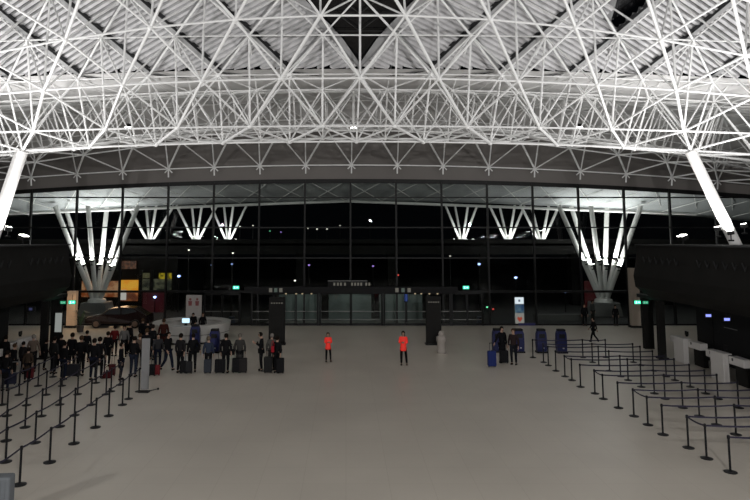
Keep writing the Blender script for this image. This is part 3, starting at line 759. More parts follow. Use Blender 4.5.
# ================================================================== STANCHIONS
def post_mesh():
    t = thing('barrier_post', '', 'barrier post')
    b = B(); bm_lathe(b, [(0, 0), (.17, 0), (.175, .02), (.12, .035), (.035, .06), (0, .06)], 20); obj('post_base', b, POSTB, t)
    b = B(); bm_tube(b, (0, 0, .05), (0, 0, .92), .031, 10); obj('post_tube', b, POSTB, t)
    b = B(); bm_lathe(b, [(0, .90), (.04, .90), (.042, .97), (.03, 1.0), (0, 1.0)], 12); obj('belt_cassette', b, POSTB, t)
    return t
pp_ = post_mesh(); first = True
def place_post(p, lab, grp, nxt=None):
    global first
    if first: o = pp_; first = False
    else: o = copy_tree(pp_)
    o.location = (p[0], p[1], 0); o['label'] = lab; o['group'] = grp
    for q in (nxt or []):
        dx, dy = q[0]-p[0], q[1]-p[1]; L = math.hypot(dx, dy)
        b = B(); n_ = 6
        for k in range(n_):
            f0, f1 = k/n_, (k+1)/n_
            s0, s1 = -.035*math.sin(math.pi*f0), -.035*math.sin(math.pi*f1)
            e0 = .04/L if k == 0 else 0; e1 = .04/L if k == n_-1 else 0
            a = Vector((dx*(f0+e0), dy*(f0+e0), .945+s0)); c = Vector((dx*(f1-e1), dy*(f1-e1), .945+s1))
            M = Vector((0, 0, .027))
            bm_quad(b, [a-M, c-M, c+M, a+M])
        obj('belt', b, BELT, o)
    return o
Lrows = [[(19.6, 485), (49.6, 462.5), (74, 443.7), (95.5, 427.5), (108.7, 416), (122.4, 405), (128.6, 399), (139, 391.6)],
 [(5.6, 462), (35, 443), (59.7, 426.7), (74.5, 415.5), (91, 405), (106, 394.5), (111, 391.6), (120, 385)],
 [(6, 441), (25, 427.5), (41.5, 416.3), (59.7, 404.8), (77.6, 394.5), (96, 383), (104, 378)],
 [(7, 416), (26.6, 405.4), (46, 395), (62, 386), (80, 375)],
 [(2, 405), (19, 395), (38, 386), (53, 377)]]
rn = ['outermost row beside the open floor', 'second row', 'third row', 'fourth row', 'innermost row']
for r_, row in enumerate(Lrows):
    pts = [G(*q) for q in row]
    if r_ < 3:
        d = pts[0]-pts[1]; pts = [pts[0]+d*1.0] + pts   # one more toward the camera, just off frame
    for k, p in enumerate(pts):
        nx = [pts[k+1]] if k+1 < len(pts) else []
        place_post(p, 'black barrier post, left queue, %s, %s from the front' % (rn[r_], ORD[k]), 'left queue posts', nx)
Yr = [472.3, 458.6, 448, 434.8, 425, 416.3, 408, 399, 393.6, 387, 380.4, 376.6, 371, 365.6, 362.4, 357.6]
Xr = [730.5, 706.7, 688.5, 663, 648, 634, 618.5, 603.3, 595, 580.6, 572, 565, 556, 548.4, 543.6, 533]
conn = {1: 2, 4: 5, 7: 8, 10: 11, 13: 14}
for k, (px, py) in enumerate(zip(Xr, Yr)):
    p = G(px, py); row = [p, Vector((12.95+.0*p.x, p.y, 0)), Vector((15.1, p.y, 0))]
    far_end = k >= 14
    if k == 15: row = row[:2]+[Vector((14.2, p.y, 0))]
    for j, q in enumerate(row):
        nx = []
        if j < 2: nx.append(row[j+1])
        if j == 0 and k in conn: nx.append(G(Xr[conn[k]], Yr[conn[k]]))
        place_post(q, 'black barrier post, right queue, %s row from the front, %s' % (ORD[k], ['at the open floor', 'middle of its row', 'end nearest the desks'][j]), 'right queue posts', nx)

# ================================================================== LUGGAGE
def suitcase(px, py, h, col, lab, rz=0, tall=True, w=None, handle=True, loc=None):
    p = loc if loc is not None else G(px, py); w = w or h*.56; d = h*.38
    key = 'case_%.3f_%.3f_%.3f' % col
    m = mat(key, col, .6, spec=.12)
    t = thing('suitcase', lab, 'suitcase', p, rz)
    b = B(); bm_box(b, (0, 0, .05+h/2), (w, d, h)); obj('shell', b, m, t, bevel=min(w, d)*.16)
    b = B()
    for k in (-1, 0, 1): bm_box(b, (k*w*.25, -d/2-.004, .05+h/2), (w*.04, .012, h*.8))
    obj('rib', b, m, t)
    for sx in (-1, 1):
        b = B(); bm_tube(b, (sx*w*.38-.02, 0, .035), (sx*w*.38+.02, 0, .035), .035, 10); obj('wheel', b, BLK2, t)
    if handle:
        b = B()
        for sx in (-1, 1): bm_tube(b, (sx*w*.2, d*.35, h), (sx*w*.2, d*.35, h+.42), .01, 6)
        bm_tube(b, (-w*.24, d*.35, h+.42), (w*.24, d*.35, h+.42), .018, 6); obj('pull_handle', b, BLK2, t)
    return t
DK = (.005, .005, .006)
suitcase(0, 0, .92, (.13, .14, .15), 'silver-grey hard suitcase with dark edges at the front left corner', .1, w=.42, handle=False, loc=Vector((P(2.5, 500, 15.2).x, 15.2, 0)))
suitcase(183, 373.5, .55, DK, 'black suitcase at the left end of the queue line')
suitcase(187, 373, .5, DK, 'small black suitcase next to the second in line', .5)
suitcase(184.0+5, 373.6, .52, (.02, .02, .022), 'charcoal suitcase before the man with sling bag')
suitcase(207.5, 373.4, .62, (.03, .035, .045), 'slate-blue suitcase held by the person in blue jacket')
suitcase(220, 373.4, .62, DK, 'boxy black suitcase behind the dark coated person with shoulder bag', w=.5)
suitcase(236, 373, .66, DK, 'black suitcase left of the person in grey coat')
suitcase(243, 373, .66, (.016, .014, .014), 'black suitcase right of the person in grey coat')
suitcase(268, 373, .72, (.012, .012, .012), 'dark grey suitcase between the phone reader and the red-bag traveller')
suitcase(280, 373.5, .68, DK, 'black suitcase at the right end of the queue line')
suitcase(492, 367, .75, (.012, .022, .11), 'blue suitcase left of the two standing travellers', handle=True, w=.42)
suitcase(504, 363.5, .62, DK, 'black suitcase in front of the two standing travellers', w=.45)
suitcase(152, 376, .5, DK, 'black bag on wheels beside the pale panel')
suitcase(157, 375.6, .45, (.12, .012, .015), 'dark red suitcase beside the pale panel')
suitcase(71, 377, .55, (.018, .018, .022), 'low dark suitcase between the left barrier rows', w=.8)
suitcase(112, 376, .5, (.06, .01, .012), 'maroon suitcase inside the left barriers')
suitcase(30, 379, .5, (.10, .012, .015), 'red bag at the feet of the person in beige')
def trolley(px, py):
    t = thing('luggage_trolley', 'grey tubular luggage trolley at the far left loaded with dark bags', 'trolley', G(px, py), .3)
    m = mat('trolley_metal', (.18, .18, .18), .35, .6)
    b = B()
    for s in (-.3, .3):
        bm_tube(b, (s, -.45, .12), (s, .45, .12), .02, 8); bm_tube(b, (s, .45, .12), (s, .55, 1.0), .02, 8)
    bm_tube(b, (-.3, .55, 1.0), (.3, .55, 1.0), .022, 8); bm_tube(b, (-.3, -.45, .12), (.3, -.45, .12), .02, 8); bm_tube(b, (-.3, .5, .55), (.3, .5, .55), .02, 8)
    obj('trolley_frame', b, m, t)
    for s, y in ((-.3, .4), (.3, .4), (0, -.4)):
        b = B(); bm_tube(b, (s-.02, y, .06), (s+.02, y, .06), .06, 12); obj('wheel', b, BLK2, t)
    p = G(px, py)
    suitcase(0, 0, .45, (.014, .015, .03), 'navy case lying on the far left luggage trolley', .3, loc=Vector((p.x, p.y, .12)), w=.55, handle=False)
trolley(9, 388)

# ================================================================== CAR
def car(px0, px1, py):
    Y = G(100, py).y+.6
    x0 = P(px0, py, Y).x; L = 4.5; m = mat('car_paint_dark', (.018, .010, .010), .25, .2)
    t = thing('car', 'dark estate car parked by the glass wall left of the round desk', 'car', (x0+L/2, Y, 0), 0)
    pr = [(-2.22, .35), (-2.24, .62), (-2.1, .82), (-1.2, .95), (-.55, 1.38), (.3, 1.48), (1.3, 1.42), (1.95, 1.02), (2.2, .92), (2.25, .5), (2.2, .3)]
    b = B()
    secs = [(-.86, .90, .94), (-.80, 1, 1), (0, 1.0, 1.0), (.80, 1, 1), (.86, .90, .94)]
    rings = []
    for (y, sx, sz) in secs:
        ring = []
        for (x, z) in pr:
            yy = y*(1 if z < .95 else .80); ring.append(b.verts.new((x*(sx*.02+.98), yy, .3+(z-.3)*sz)))
        rings.append(ring)
    n_ = len(pr)
    for a in range(len(rings)-1):
        for k in range(n_): b.faces.new((rings[a][k], rings[a][(k+1) % n_], rings[a+1][(k+1) % n_], rings[a+1][k]))
    b.faces.new(rings[0]); b.faces.new(rings[-1][::-1])
    obj('car_body', b, m, t, bevel=.04)
    gm = mat('car_glass', (.03, .035, .04), .05)
    for side_ in (-1, 1):
        b = B(); bm_prism(b, [(-1.0, .98), (-.5, 1.32), (.28, 1.40), (.28, .98)], 'Y', side_*.71-.01, side_*.71+.01); obj('side_window', b, gm, t)
        b = B(); bm_prism(b, [(.36, .98), (.36, 1.40), (1.22, 1.35), (1.72, 1.02)], 'Y', side_*.71-.01, side_*.71+.01); obj('side_window', b, gm, t)
        for x in (-1.4, 1.4):
            b = B(); bm_tube(b, (x, side_*.70, .32), (x, side_*.88, .32), .32, 24); w = obj('wheel', b, mat('tyre', (.008, .008, .008), .8), t)
            b = B(); bm_tube(b, (x, side_*.86, .32), (x, side_*.895, .32), .2, 20)
            for q in range(5):
                an = q*2*math.pi/5; bm_box(b, (x+.11*math.cos(an), side_*.9, .32+.11*math.sin(an)), (.2, .02, .04), rot=Euler((0, -an, 0)).to_matrix())
            obj('rim', b, mat('rim_bronze', (.30, .22, .18), .3, .7), w)
        b = B(); bm_sphere(b, (-2.1, side_*.62, .66), .12, 10, (.8, 1, .7)); obj('headlamp', b, mat('headlamp', (.2, .2, .2), .1), t)
        b = B(); bm_sphere(b, (-.75, side_*.93, .98), .09, 8, (.7, 1, .8)); obj('wing_mirror', b, m, t)
car(89, 150, 328)
# potted plant by the left pier
def plant(px, py, lab, h=1.5):
    t = thing('potted_plant', lab, 'plant', G(px, py))
    b = B(); bm_lathe(b, [(0, 0), (.2, 0), (.26, .45), (.22, .45), (.2, .40), (0, .4)], 16); obj('plant_pot', b, mat('pot_dark', (.06, .05, .045), .6), t)
    b = B()
    for k in range(26):
        a = random.random()*6.28; l = .5+random.random()*.6; e = .5+random.random()*.9
        p0 = Vector((0, 0, .4)); p1 = p0+Vector((math.cos(a)*l*.4, math.sin(a)*l*.4, h*.55*e)); p2 = p1+Vector((math.cos(a)*l*.5, math.sin(a)*l*.5, h*.12*(1-e)))
        wv = Vector((-math.sin(a), math.cos(a), 0))*.035
        bm_quad(b, [p0-wv*.4, p0+wv*.4, p1+wv, p1-wv]); bm_quad(b, [p1-wv, p1+wv, p2+wv*.1, p2-wv*.1])
    obj('leaves', b, mat('leaf_green', (.03, .06, .025), .6), t)
plant(80, 332, 'dark leafy potted plant beside the left cream pier')

# ================================================================== PEOPLE
def skinmesh(name, pts, edges, rad, root=0, sub=1):
    me = bpy.data.meshes.new(name+'_src'); me.from_pydata([tuple(p) for p in pts], edges, [])
    o = bpy.data.objects.new(name+'_src', me); COL.objects.link(o)
    o.modifiers.new('s', 'SKIN')
    sv = me.skin_vertices[0].data
    for k, r in enumerate(rad):
        sv[k].radius = (r, r) if not isinstance(r, tuple) else r
        sv[k].use_root = (k == root)
    s = o.modifiers.new('ss', 'SUBSURF'); s.levels = sub; s.render_levels = sub
    dg = bpy.context.evaluated_depsgraph_get(); dg.update()
    out = bpy.data.meshes.new_from_object(o.evaluated_get(dg)); out.name = name
    for p in out.polygons: p.use_smooth = True
    bpy.data.objects.remove(o); bpy.data.meshes.remove(me)
    out.materials.clear(); out.materials.append(WHT)
    return out
J0 = dict(pel=(0, 0, .96), spi=(0, .005, 1.14), che=(0, .01, 1.32), nb=(0, .015, 1.455), nk=(0, 0, 1.52), hd=(0, -.02, 1.60), cr=(0, -.012, 1.675),
          hl=(.095, 0, .90), kl=(.105, -.02, .50), al=(.105, .025, .085), tl=(.115, -.13, .035),
          hr=(-.095, 0, .90), kr=(-.105, -.02, .50), ar=(-.105, .025, .085), tr=(-.115, -.13, .035),
          sl=(.165, .01, 1.40), el=(.235, .03, 1.13), wl=(.245, -.03, .88), sr=(-.165, .01, 1.40), er=(-.235, .03, 1.13), wr=(-.245, -.03, .88))
POSES = {
 'stand': {}, 
 'cross': dict(el=(.205, -.03, 1.14), wl=(.02, -.2, 1.17), er=(-.205, -.03, 1.14), wr=(-.02, -.23, 1.21), kl=(.14, -.02, .5), al=(.17, .02, .085), tl=(.2, -.12, .035)),
 'phone': dict(el=(.22, -.04, 1.13), wl=(.07, -.27, 1.27), er=(-.22, -.02, 1.12), wr=(-.06, -.25, 1.22), hd=(0, -.05, 1.59), cr=(0, -.07, 1.665)),
 'walk': dict(kl=(.09, -.16, .52), al=(.09, -.24, .12), tl=(.09, -.38, .09), kr=(-.09, .06, .50), ar=(-.09, .34, .14), tr=(-.09, .28, .04), el=(.23, .12, 1.15), wl=(.25, .16, .92), er=(-.23, -.05, 1.14), wr=(-.25, -.2, .95)),
 'hold': dict(er=(-.26, .06, 1.15), wr=(-.31, .16, .95), kl=(.12, -.03, .5)),
 'lean': dict(nb=(0, -.03, 1.44), nk=(0, -.06, 1.5), hd=(0, -.1, 1.57), cr=(0, -.11, 1.64), che=(0, -.02, 1.31), el=(.24, -.05, 1.12), wl=(.2, -.22, 1.02), wr=(-.2, -.2, .98), er=(-.24, -.02, 1.12)),
}
def V3(a): return Vector(a)
PM = {}
def pose_meshes(pose):
    if pose in PM: return PM[pose]
    J = {k: Vector(v) for k, v in {**J0, **POSES[pose]}.items()}
    names = list(J); idx = {n: i for i, n in enumerate(names)}
    pts = [J[n] for n in names]
    R_ = dict(pel=(.135, .10), spi=(.12, .085), che=(.145, .095), nb=.07, nk=.05, hd=(.066, .080), cr=(.068, .088), hl=.085, kl=.055, al=.036, tl=.03, hr=.085, kr=.055, ar=.036, tr=.03, sl=.055, el=.04, wl=.026, sr=.055, er=.04, wr=.026)
    rad = [R_[n] for n in names]
    E = [('pel', 'spi'), ('spi', 'che'), ('che', 'nb'), ('nb', 'nk'), ('nk', 'hd'), ('hd', 'cr'), ('pel', 'hl'), ('hl', 'kl'), ('kl', 'al'), ('al', 'tl'), ('pel', 'hr'), ('hr', 'kr'), ('kr', 'ar'), ('ar', 'tr'), ('che', 'sl'), ('sl', 'el'), ('el', 'wl'), ('che', 'sr'), ('sr', 'er'), ('er', 'wr')]
    edges = [(idx[a], idx[b]) for a, b in E]
    # hands with five fingers
    for s in ('l', 'r'):
        w = J['w'+s]; d = (w-J['e'+s]).normalized(); sx = 1 if s == 'l' else -1
        side_ = Vector((0, -1, 0)); side_ = (side_-d*side_.dot(d))
        if side_.length < .2: side_ = Vector((0, 0, 1))-d*d.z
        side_.normalize()
        curl = d.cross(side_)*(1 if s == 'l' else -1)
        palm = w+d*.065; pi = len(pts); pts.append(palm); rad.append((.024, .036)); edges.append((idx['w'+s], pi))
        for k, (off, ln) in enumerate(((.030, .075), (.010, .085), (-.010, .08), (-.028, .062))):
            a = len(pts); pts.append(palm+d*.035+side_*off); rad.append(.011); edges.append((pi, a))
            pts.append(palm+d*(.035+ln*.55)+side_*off*1.15+curl*.008); rad.append(.009); edges.append((a, a+1))
            pts.append(palm+d*(.035+ln*.95)+side_*off*1.15+curl*.028); rad.append(.0075); edges.append((a+1, a+2))
        a = len(pts); pts.append(palm-d*.015+side_*.045+curl*.01); rad.append(.011); edges.append((pi, a))
        pts.append(palm+d*.02+side_*.07+curl*.02); rad.append(.009); edges.append((a, a+1))
    # nose, chin and ears grow from the head
    h = J['hd']
    for off, r in ((Vector((0, -.105, .02)), .013), (Vector((0, -.075, -.055)), .03)):
        a = len(pts); pts.append(h+off); rad.append(r); edges.append((idx['hd'], a))
    for s in (-1, 1):
        a = len(pts); pts.append(h+Vector((s*.088, .01, .02))); rad.append((.012, .02)); edges.append((idx['hd'], a))
    body = skinmesh('person', pts, edges, rad, idx['pel'], 1)
    def sub_(ns, E_, rr, nm, extra=None):
        ii = {n: i for i, n in enumerate(ns)}
        p_ = [J[n] if n in J else extra[n] for n in ns]
        return skinmesh(nm, p_, [(ii[a], ii[b]) for a, b in E_], [rr[n] for n in ns], 0, 1)
    jr = dict(che=(.178, .128), spi=(.155, .115), pel=(.165, .125), nb=(.085, .08), sl=.078, el=.06, wl2=.043, sr=.078, er=.06, wr2=.043, low=(.17, .13))
    ex = dict(wl2=J['wl'].lerp(J['el'], .08), wr2=J['wr'].lerp(J['er'], .08), low=Vector((0, 0, .70 if pose == 'cross' else .78)), mid=Vector((0, 0, .86)))
    jr['mid'] = (.175, .135)
    if pose == 'cross': jr['low'] = (.215, .18); jr['mid'] = (.20, .165)
    jk = sub_(['che', 'spi', 'pel', 'nb', 'sl', 'el', 'wl2', 'sr', 'er', 'wr2', 'mid', 'low'], [('che', 'spi'), ('spi', 'pel'), ('pel', 'mid'), ('mid', 'low'), ('che', 'nb'), ('che', 'sl'), ('sl', 'el'), ('el', 'wl2'), ('che', 'sr'), ('sr', 'er'), ('er', 'wr2')], jr, 'jacket', ex)
    ex2 = dict(ex); ex2['low'] = Vector((0, .0, .50)); ex2['mid'] = Vector((0, 0, .72)); jr2 = dict(jr); jr2['low'] = (.20, .17); jr2['mid'] = (.19, .155) 
    ct = sub_(['che', 'spi', 'pel', 'nb', 'sl', 'el', 'wl2', 'sr', 'er', 'wr2', 'mid', 'low'], [('che', 'spi'), ('spi', 'pel'), ('pel', 'mid'), ('mid', 'low'), ('che', 'nb'), ('che', 'sl'), ('sl', 'el'), ('el', 'wl2'), ('che', 'sr'), ('sr', 'er'), ('er', 'wr2')], jr2, 'coat', ex2)
    tr = sub_(['pel', 'hl', 'kl', 'al2', 'hr', 'kr', 'ar2'], [('pel', 'hl'), ('hl', 'kl'), ('kl', 'al2'), ('pel', 'hr'), ('hr', 'kr'), ('kr', 'ar2')],
              dict(pel=(.125, .09) if pose == 'cross' else (.148, .112), hl=.105 if pose != 'cross' else .088, kl=.072, al2=.055, hr=.105 if pose != 'cross' else .088, kr=.072, ar2=.055), 'trousers', dict(al2=J['al'].lerp(J['kl'], .03), ar2=J['ar'].lerp(J['kr'], .03)))
    shoes = []
    for s in ('l', 'r'):
        a, t_ = J['a'+s], J['t'+s]
        shoes.append(skinmesh('shoe', [a-Vector((0, 0, .03))*1, a+Vector((0, .035, -.045)), a.lerp(t_, .5), t_], [(0, 1), (0, 2), (2, 3)], [.045, .038, .042, .036], 0, 1))
    # hair: shaped cap
    def hair(long):
        b = B(); bmesh.ops.create_icosphere(b, subdivisions=3, radius=1)
        c = J['hd'].lerp(J['cr'], .62)
        for v in list(b.verts):
            x, y, z = v.co
            if y < -.35 and z < .55: y = -.35+(.1 if z < .2 else 0)
            if long and z < -.2: z = -.2+(z+.2)*3.0
            elif z < -.75: z = -.75
            v.co = c+Vector((x*.098, y*.115+.010, z*.115-.002))
        m = bpy.data.meshes.new('hair'); b.to_mesh(m); b.free()
        for p in m.polygons: p.use_smooth = True
        m.materials.append(WHT); return m
    b = B()
    for s in (-1, 1): bm_sphere(b, J['hd']+Vector((s*.03, -.088, .045)), .012, 8)
    em = bpy.data.meshes.new('eyes'); b.to_mesh(em); b.free(); em.materials.append(WHT)
    b = B(); bm_box(b, J['hd']+Vector((0, -.098, -.03)), (.045, .012, .012)); mm = bpy.data.meshes.new('mouth'); b.to_mesh(mm); b.free(); mm.materials.append(WHT)
    PM[pose] = dict(body=body, jacket=jk, coat=ct, trousers=tr, shoes=shoes, hairL=hair(True), hairS=hair(False), eyes=em, mouth=mm)
    return PM[pose]
def setm(o, m):
    if not len(o.material_slots): o.data.materials.append(m)
    o.material_slots[0].link = 'OBJECT'; o.material_slots[0].material = m
def cmat(c, r=.8): return mat('cloth_%.3f_%.3f_%.3f' % c, tuple(x*.8 for x in c), .95, spec=.05)
SK = mat('skin_tone', (.34, .21, .15), .55)
def person(px, yf, yh, rot, pose, top, bot, hair, lab, coat=False, longhair=False, hood=False, grp=None, topmat=None):
    p = G(px, yf); hh = P(px, yh, p.y).z; hh = max(1.55, min(1.90, hh))
    M = pose_meshes(pose); s = hh/1.765
    o = bpy.data.objects.new('person', M['body']); COL.objects.link(o); o.location = (p.x, p.y, 0); o.scale = (s, s, s); o.rotation_euler = (0, 0, math.radians(rot)); setm(o, SK)
    tag(o, lab, 'person', grp)
    def ch(n, me, m):
        c = bpy.data.objects.new(n, me); COL.objects.link(c); c.parent = o; setm(c, m); return c
    ch('coat' if coat else 'jacket', M['coat'] if coat else M['jacket'], topmat or cmat(top))
    ch('trousers', M['trousers'], cmat(bot))
    for sh in M['shoes']: ch('shoe', sh, cmat((.01, .01, .01)))
    ch('hair', M['hairL'] if longhair else M['hairS'], cmat(hair)); ch('eyes', M['eyes'], cmat((.01, .01, .01))); ch('mouth', M['mouth'], cmat((.25, .07, .06)))
    return o
BK = (.010, .010, .011); NV = (.012, .015, .028); BR = (.05, .035, .025); GR = (.09, .09, .09); HB = (.012, .009, .007); HBR = (.06, .035, .02); HG = (.22, .2, .18)
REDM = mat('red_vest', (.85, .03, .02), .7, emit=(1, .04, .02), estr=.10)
# the two in red
person(328, 362, 332.5, 15, 'cross', (.8, .03, .02), BK, HBR, 'person in red vest and black trousers standing alone in the middle, farther one', longhair=True, topmat=REDM)
person(403.5, 365.5, 330.5, -8, 'cross', (.8, .03, .02), BK, HB, 'person in red vest with arms folded and feet apart, nearer the right pylon', longhair=True, topmat=REDM)
# right pair
person(502.5, 363, 326, 20, 'hold', BK, BK, HB, 'person in black coat with tan sleeves, left of the pair by the blue kiosks', coat=True)
person(514, 365, 328, -30, 'stand', (.03, .02, .02), (.014, .015, .02), HBR, 'person in dark brown jacket, right of the pair by the blue kiosks')
person(594, 342.5, 317, -95, 'walk', BK, BK, HB, 'person in dark clothes walking past the end of the right barriers')
person(585, 326, 303.5, 0, 'stand', BK, BK, HB, 'person in black standing at the left of the right outdoor plinth')
person(593, 322.5, 300, 30, 'stand', (.12, .12, .12), (.03, .03, .03), HB, 'person with a pale jacket in front of the right outdoor plinth')
person(616, 326, 306, 0, 'stand', BK, BK, HB, 'person in black standing at the right of the outdoor plinth')
# staff at round desk
person(193, 337.5, 312, 0, 'lean', BK, BK, HB, 'staff person in black inside the round desk behind the glowing monitor')
person(202.5, 336.5, 312.5, 20, 'stand', BK, BK, HBR, 'staff person in black inside the round desk, right of the monitor')
# queue line
person(167.5, 371, 330, 60, 'walk', BK, NV, HB, 'person in black walking at the left end of the queue line')
person(180, 373, 332, 160, 'hold', (.018, .017, .018), BK, HB, 'second person in the queue line, black jacket, facing away')
person(192.5, 372, 333, 200, 'hold', BK, BK, HB, 'slim person in black with sling bag, in front of left blue kiosk')
person(208, 372.8, 336, 190, 'stand', (.035, .045, .07), BK, (.14, .11, .08), 'shorter person in a blue-grey jacket in the queue line')
person(225.5, 373, 333, 170, 'hold', BK, BK, HB, 'person in a wide black coat carrying a shoulder bag in the queue line', coat=False)
person(239.5, 371.5, 333, 185, 'stand', (.05, .048, .045), BK, (.16, .14, .12), 'person in long grey coat with light hair in the queue line', coat=True)
person(261, 371, 331.5, -80, 'phone', BK, BK, HB, 'tall person in black looking down at a phone, before the left pylon')
person(271.5, 370, 333, 180, 'stand', (.10, .10, .09), (.03, .03, .03), HG, 'grey-haired person in pale jacket before the left pylon')
person(277, 373, 335.5, 150, 'hold', BK, BK, HB, 'person in black with a red bag at the right end of the queue line')
# crowd
crowd = [
 (152, 360, 324, 150, 'stand', BK, NV, 'person in black behind the pale panel, left of the round desk'),
 (157.5, 368, 333, 20, 'stand', (.05, .05, .055), NV, 'person in grey top just right of the pale panel'),
 (163, 352, 318, 200, 'stand', (.05, .015, .012), BK, 'person in dark red standing at the left edge of the round desk'),
 (133, 377, 335, 170, 'phone', BK, (.02, .024, .04), 'person in black top and blue jeans near the end of the left barriers'),
 (139, 369, 333, 190, 'stand', (.10, .075, .06), BK, 'person with tan jacket left of the pale panel'),
 (146, 366, 328, 180, 'stand', BK, BK, 'person in black behind the tan jacket, left of the pale panel'),
 (120.5, 380, 342, 100, 'stand', BK, NV, 'person in a bulky navy coat inside the left barriers'),
 (114, 356, 325, 180, 'stand', (.13, .015, .015), BK, 'person in a dark red jacket in front of the parked car'),
 (123.5, 357, 325, 10, 'stand', (.16, .155, .15), BK, 'person with black waistcoat and pale shirt in front of the car'),
 (129, 354, 322, 150, 'stand', BK, BK, 'person in black just right of the pale shirt, by the car'),
 (142, 348, 318, 160, 'stand', BK, BK, 'person in black standing by the rear of the car'),
 (147, 350, 320, 200, 'stand', BK, BK, 'second person in black by the rear of the car, nearer the desk'),
 (93, 380, 336, 175, 'stand', BK, NV, 'person in a long black coat, tallest of the crowd inside the left barriers'),
 (98.5, 378, 331, 190, 'hold', BK, BK, 'person in black right behind the long black coat'),
 (71, 372, 332, 170, 'stand', BK, BK, 'person in black beside the glow of the left cream pier'),
 (80, 376, 331, 190, 'hold', BK, BK, 'person in black with brown hair right of the cream pier glow'),
 (53, 374, 336, 160, 'stand', (.02, .02, .02), BK, 'person in black under the pale glowing panel, front one'),
 (60, 368, 334, 180, 'hold', BK, BK, 'person in black under the pale glowing panel, back one'),
 (63, 380, 341, 150, 'stand', BK, NV, 'person in navy trousers left of the low dark suitcase'),
 (44, 370, 340, 120, 'lean', BK, BK, 'person in black bending at the left check-in wing'),
 (32, 372, 334, 200, 'hold', (.13, .10, .08), BK, 'person in beige jacket with pale cap at the far left'),
 (22, 374, 342, 160, 'stand', (.02, .018, .018), BK, 'person in dark brown left of the beige jacket'),
 (13, 380, 343, 140, 'stand', BK, BK, 'person in black standing behind the luggage trolley'),
 (4, 372, 335, 170, 'stand', BK, BK, 'person in black at the far left edge, back one'),
 (5, 391, 350, 180, 'stand', BK, NV, 'person in black at the far left edge, front one'),
 (27, 382, 348, 180, 'hold', BR, BK, 'person in a brown coat by the red bag'),
 (86, 362, 330, 180, 'stand', BK, BK, 'person in black farther back between the cream pier and the car'),
 (107, 366, 331, 170, 'stand', BK, BK, 'person in black between the long coat and the dark red jacket'),
]
for c in crowd:
    px, yf, yh, rot, pose, top, bot, lab = c
    person(px, yf, yh, rot, pose, top, bot, HBR if 'brown hair' in lab or 'tan' in lab else (HG if 'pale cap' in lab else HB), lab, coat=(rot in (150, 180, 200) and 'jacket' not in lab or 'long' in lab or 'bulky' in lab or 'brown coat' in lab))
# carried bags
def bag(px, py, Y, w, h, col, lab):
    p = P(px, py, Y); t = thing('shoulder_bag', lab, 'bag', p)
    b = B(); bm_prism(b, [(-w/2, -h/2), (w/2, -h/2), (w*.42, h/2), (-w*.42, h/2)], 'Y', -.07, .07); obj('bag_body', b, cmat(col), t, bevel=.03)
    b = B(); 
    for k in range(6):
        a0, a1 = math.pi*k/6, math.pi*(k+1)/6
        bm_tube(b, (w*.35*math.cos(a0), 0, h/2+.25*math.sin(a0)), (w*.35*math.cos(a1), 0, h/2+.25*math.sin(a1)), .012, 6)
    obj('bag_strap', b, cmat(col), t)
    box('bag_flap', (0, -.075, h*.15), (w*.8, .02, h*.5), cmat(col), t)
bag(231, 352, G(225, 373).y-.05, .34, .28, BK, 'black shoulder bag on the person in the wide black coat')
bag(197, 350, G(193, 372).y-.2, .22, .26, BK, 'black sling bag on the slim person in the queue line')
bag(272.8, 349, G(277, 373).y-.15, .16, .30, (.35, .02, .03), 'red bag hanging at the right end of the queue line')
bag(107, 375, G(110, 380).y, .4, .3, (.07, .012, .014), 'maroon bag hanging over a left barrier belt')
# phone
p = P(257.5, 343, G(261, 371).y)
t = thing('mobile_phone', 'lit phone held by the tall person before the left pylon', 'phone', p, -.3); box('phone_case', (0, 0, 0), (.08, .012, .15), BLK2, t); box('phone_screen', (0, .008, 0), (.07, .004, .13), emat('phone_glow', (.7, .8, 1), 2), t)

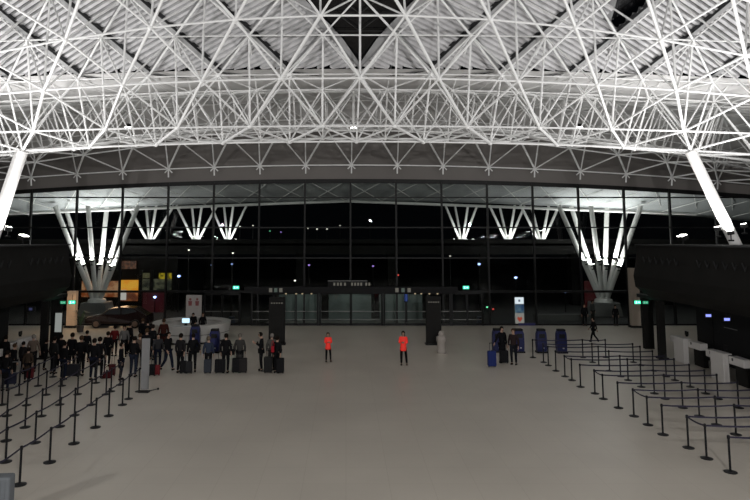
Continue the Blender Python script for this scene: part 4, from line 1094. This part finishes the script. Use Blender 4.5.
# ================================================================== LIGHT
W = bpy.data.worlds.new('night'); sc.world = W; W.use_nodes = True
bg = W.node_tree.nodes['Background']; bg.inputs[0].default_value = (.5, .6, .8, 1); bg.inputs[1].default_value = .0018
def area(name, loc, aim, size, e, col=(1, .98, .95), sy=None):
    L = bpy.data.lights.new(name, 'AREA'); L.energy = e; L.size = size; L.color = col
    if sy: L.shape = 'RECTANGLE'; L.size_y = sy
    o = bpy.data.objects.new(name, L); COL.objects.link(o); o.location = loc
    o.rotation_euler = (Vector(loc)-Vector(aim)).to_track_quat('Z', 'Y').to_euler(); return o
# unseen fill spots added behind the camera to brighten the roof
def fill_spot(loc, aim, e, ang=120, r=.15):
    t = flood(loc, 'added fill floodlight on the wall behind the hall at x %d' % loc[0] if False else {-20: 'added unseen fill floodlight on the rear wall near the left side', 20: 'added unseen fill floodlight on the rear wall near the right side', 4: 'added unseen fill floodlight on the rear wall near the middle'}[int(loc[0])], Vector(aim)-Vector(loc))
    L = bpy.data.lights.new('flood_lamp', 'SPOT'); L.energy = e; L.spot_size = math.radians(ang); L.spot_blend = .6; L.shadow_soft_size = r; L.color = (1, .985, .98)
    o = bpy.data.objects.new('flood_lamp', L); COL.objects.link(o); o.location = Vector(loc)+(Vector(aim)-Vector(loc)).normalized()*.3
    o.rotation_euler = (Vector(loc)-Vector(aim)).to_track_quat('Z', 'Y').to_euler()
for x in (-20, 20): fill_spot((x, -5.6, 8.5), (x*.3, 20, 18), 8500)
fill_spot((4, -5.6, 9.2), (0, 24, 14.5), 10500)
# fill downlights added in the far bay to brighten the rear floor
for x in (-14, 0.5, 15):
    t = flood((x, 39.5, 13.7), 'added fill downlight hung in the far bay of the roof frame, %s' % {-14: 'left of the doors', 0.5: 'above the doors', 15: 'right of the doors'}[x], (0, -.12, -1), 22, 1.2, None, .2, math.radians(115))
# vestibule downlights
for px in (300, 351, 402):
    area('vestibule_light', (P(px, 300, 48.6).x, 48.7, 3.0), (P(px, 300, 48.6).x, 48.9, 0), .6, 9, (.9, 1, .9))
area('shop_spill', (P(115, 300, 55).x, 55.5, 3), (P(110, 320, 46).x, 46, 0), 2, 60, (1, .6, .35))
area('pier_glow', (P(75, 300, 45).x, 45.0, 3.2), (P(90, 330, 44).x, 43.5, 0), 1, 45, (1, .72, .45))
sc.view_settings.view_transform = 'Standard'; sc.view_settings.look = 'None'; sc.view_settings.exposure = 0
sc.cycles.use_denoising = True
sc.cycles.max_bounces = 6; sc.cycles.transparent_max_bounces = 12
sc.cycles.sample_clamp_indirect = 4
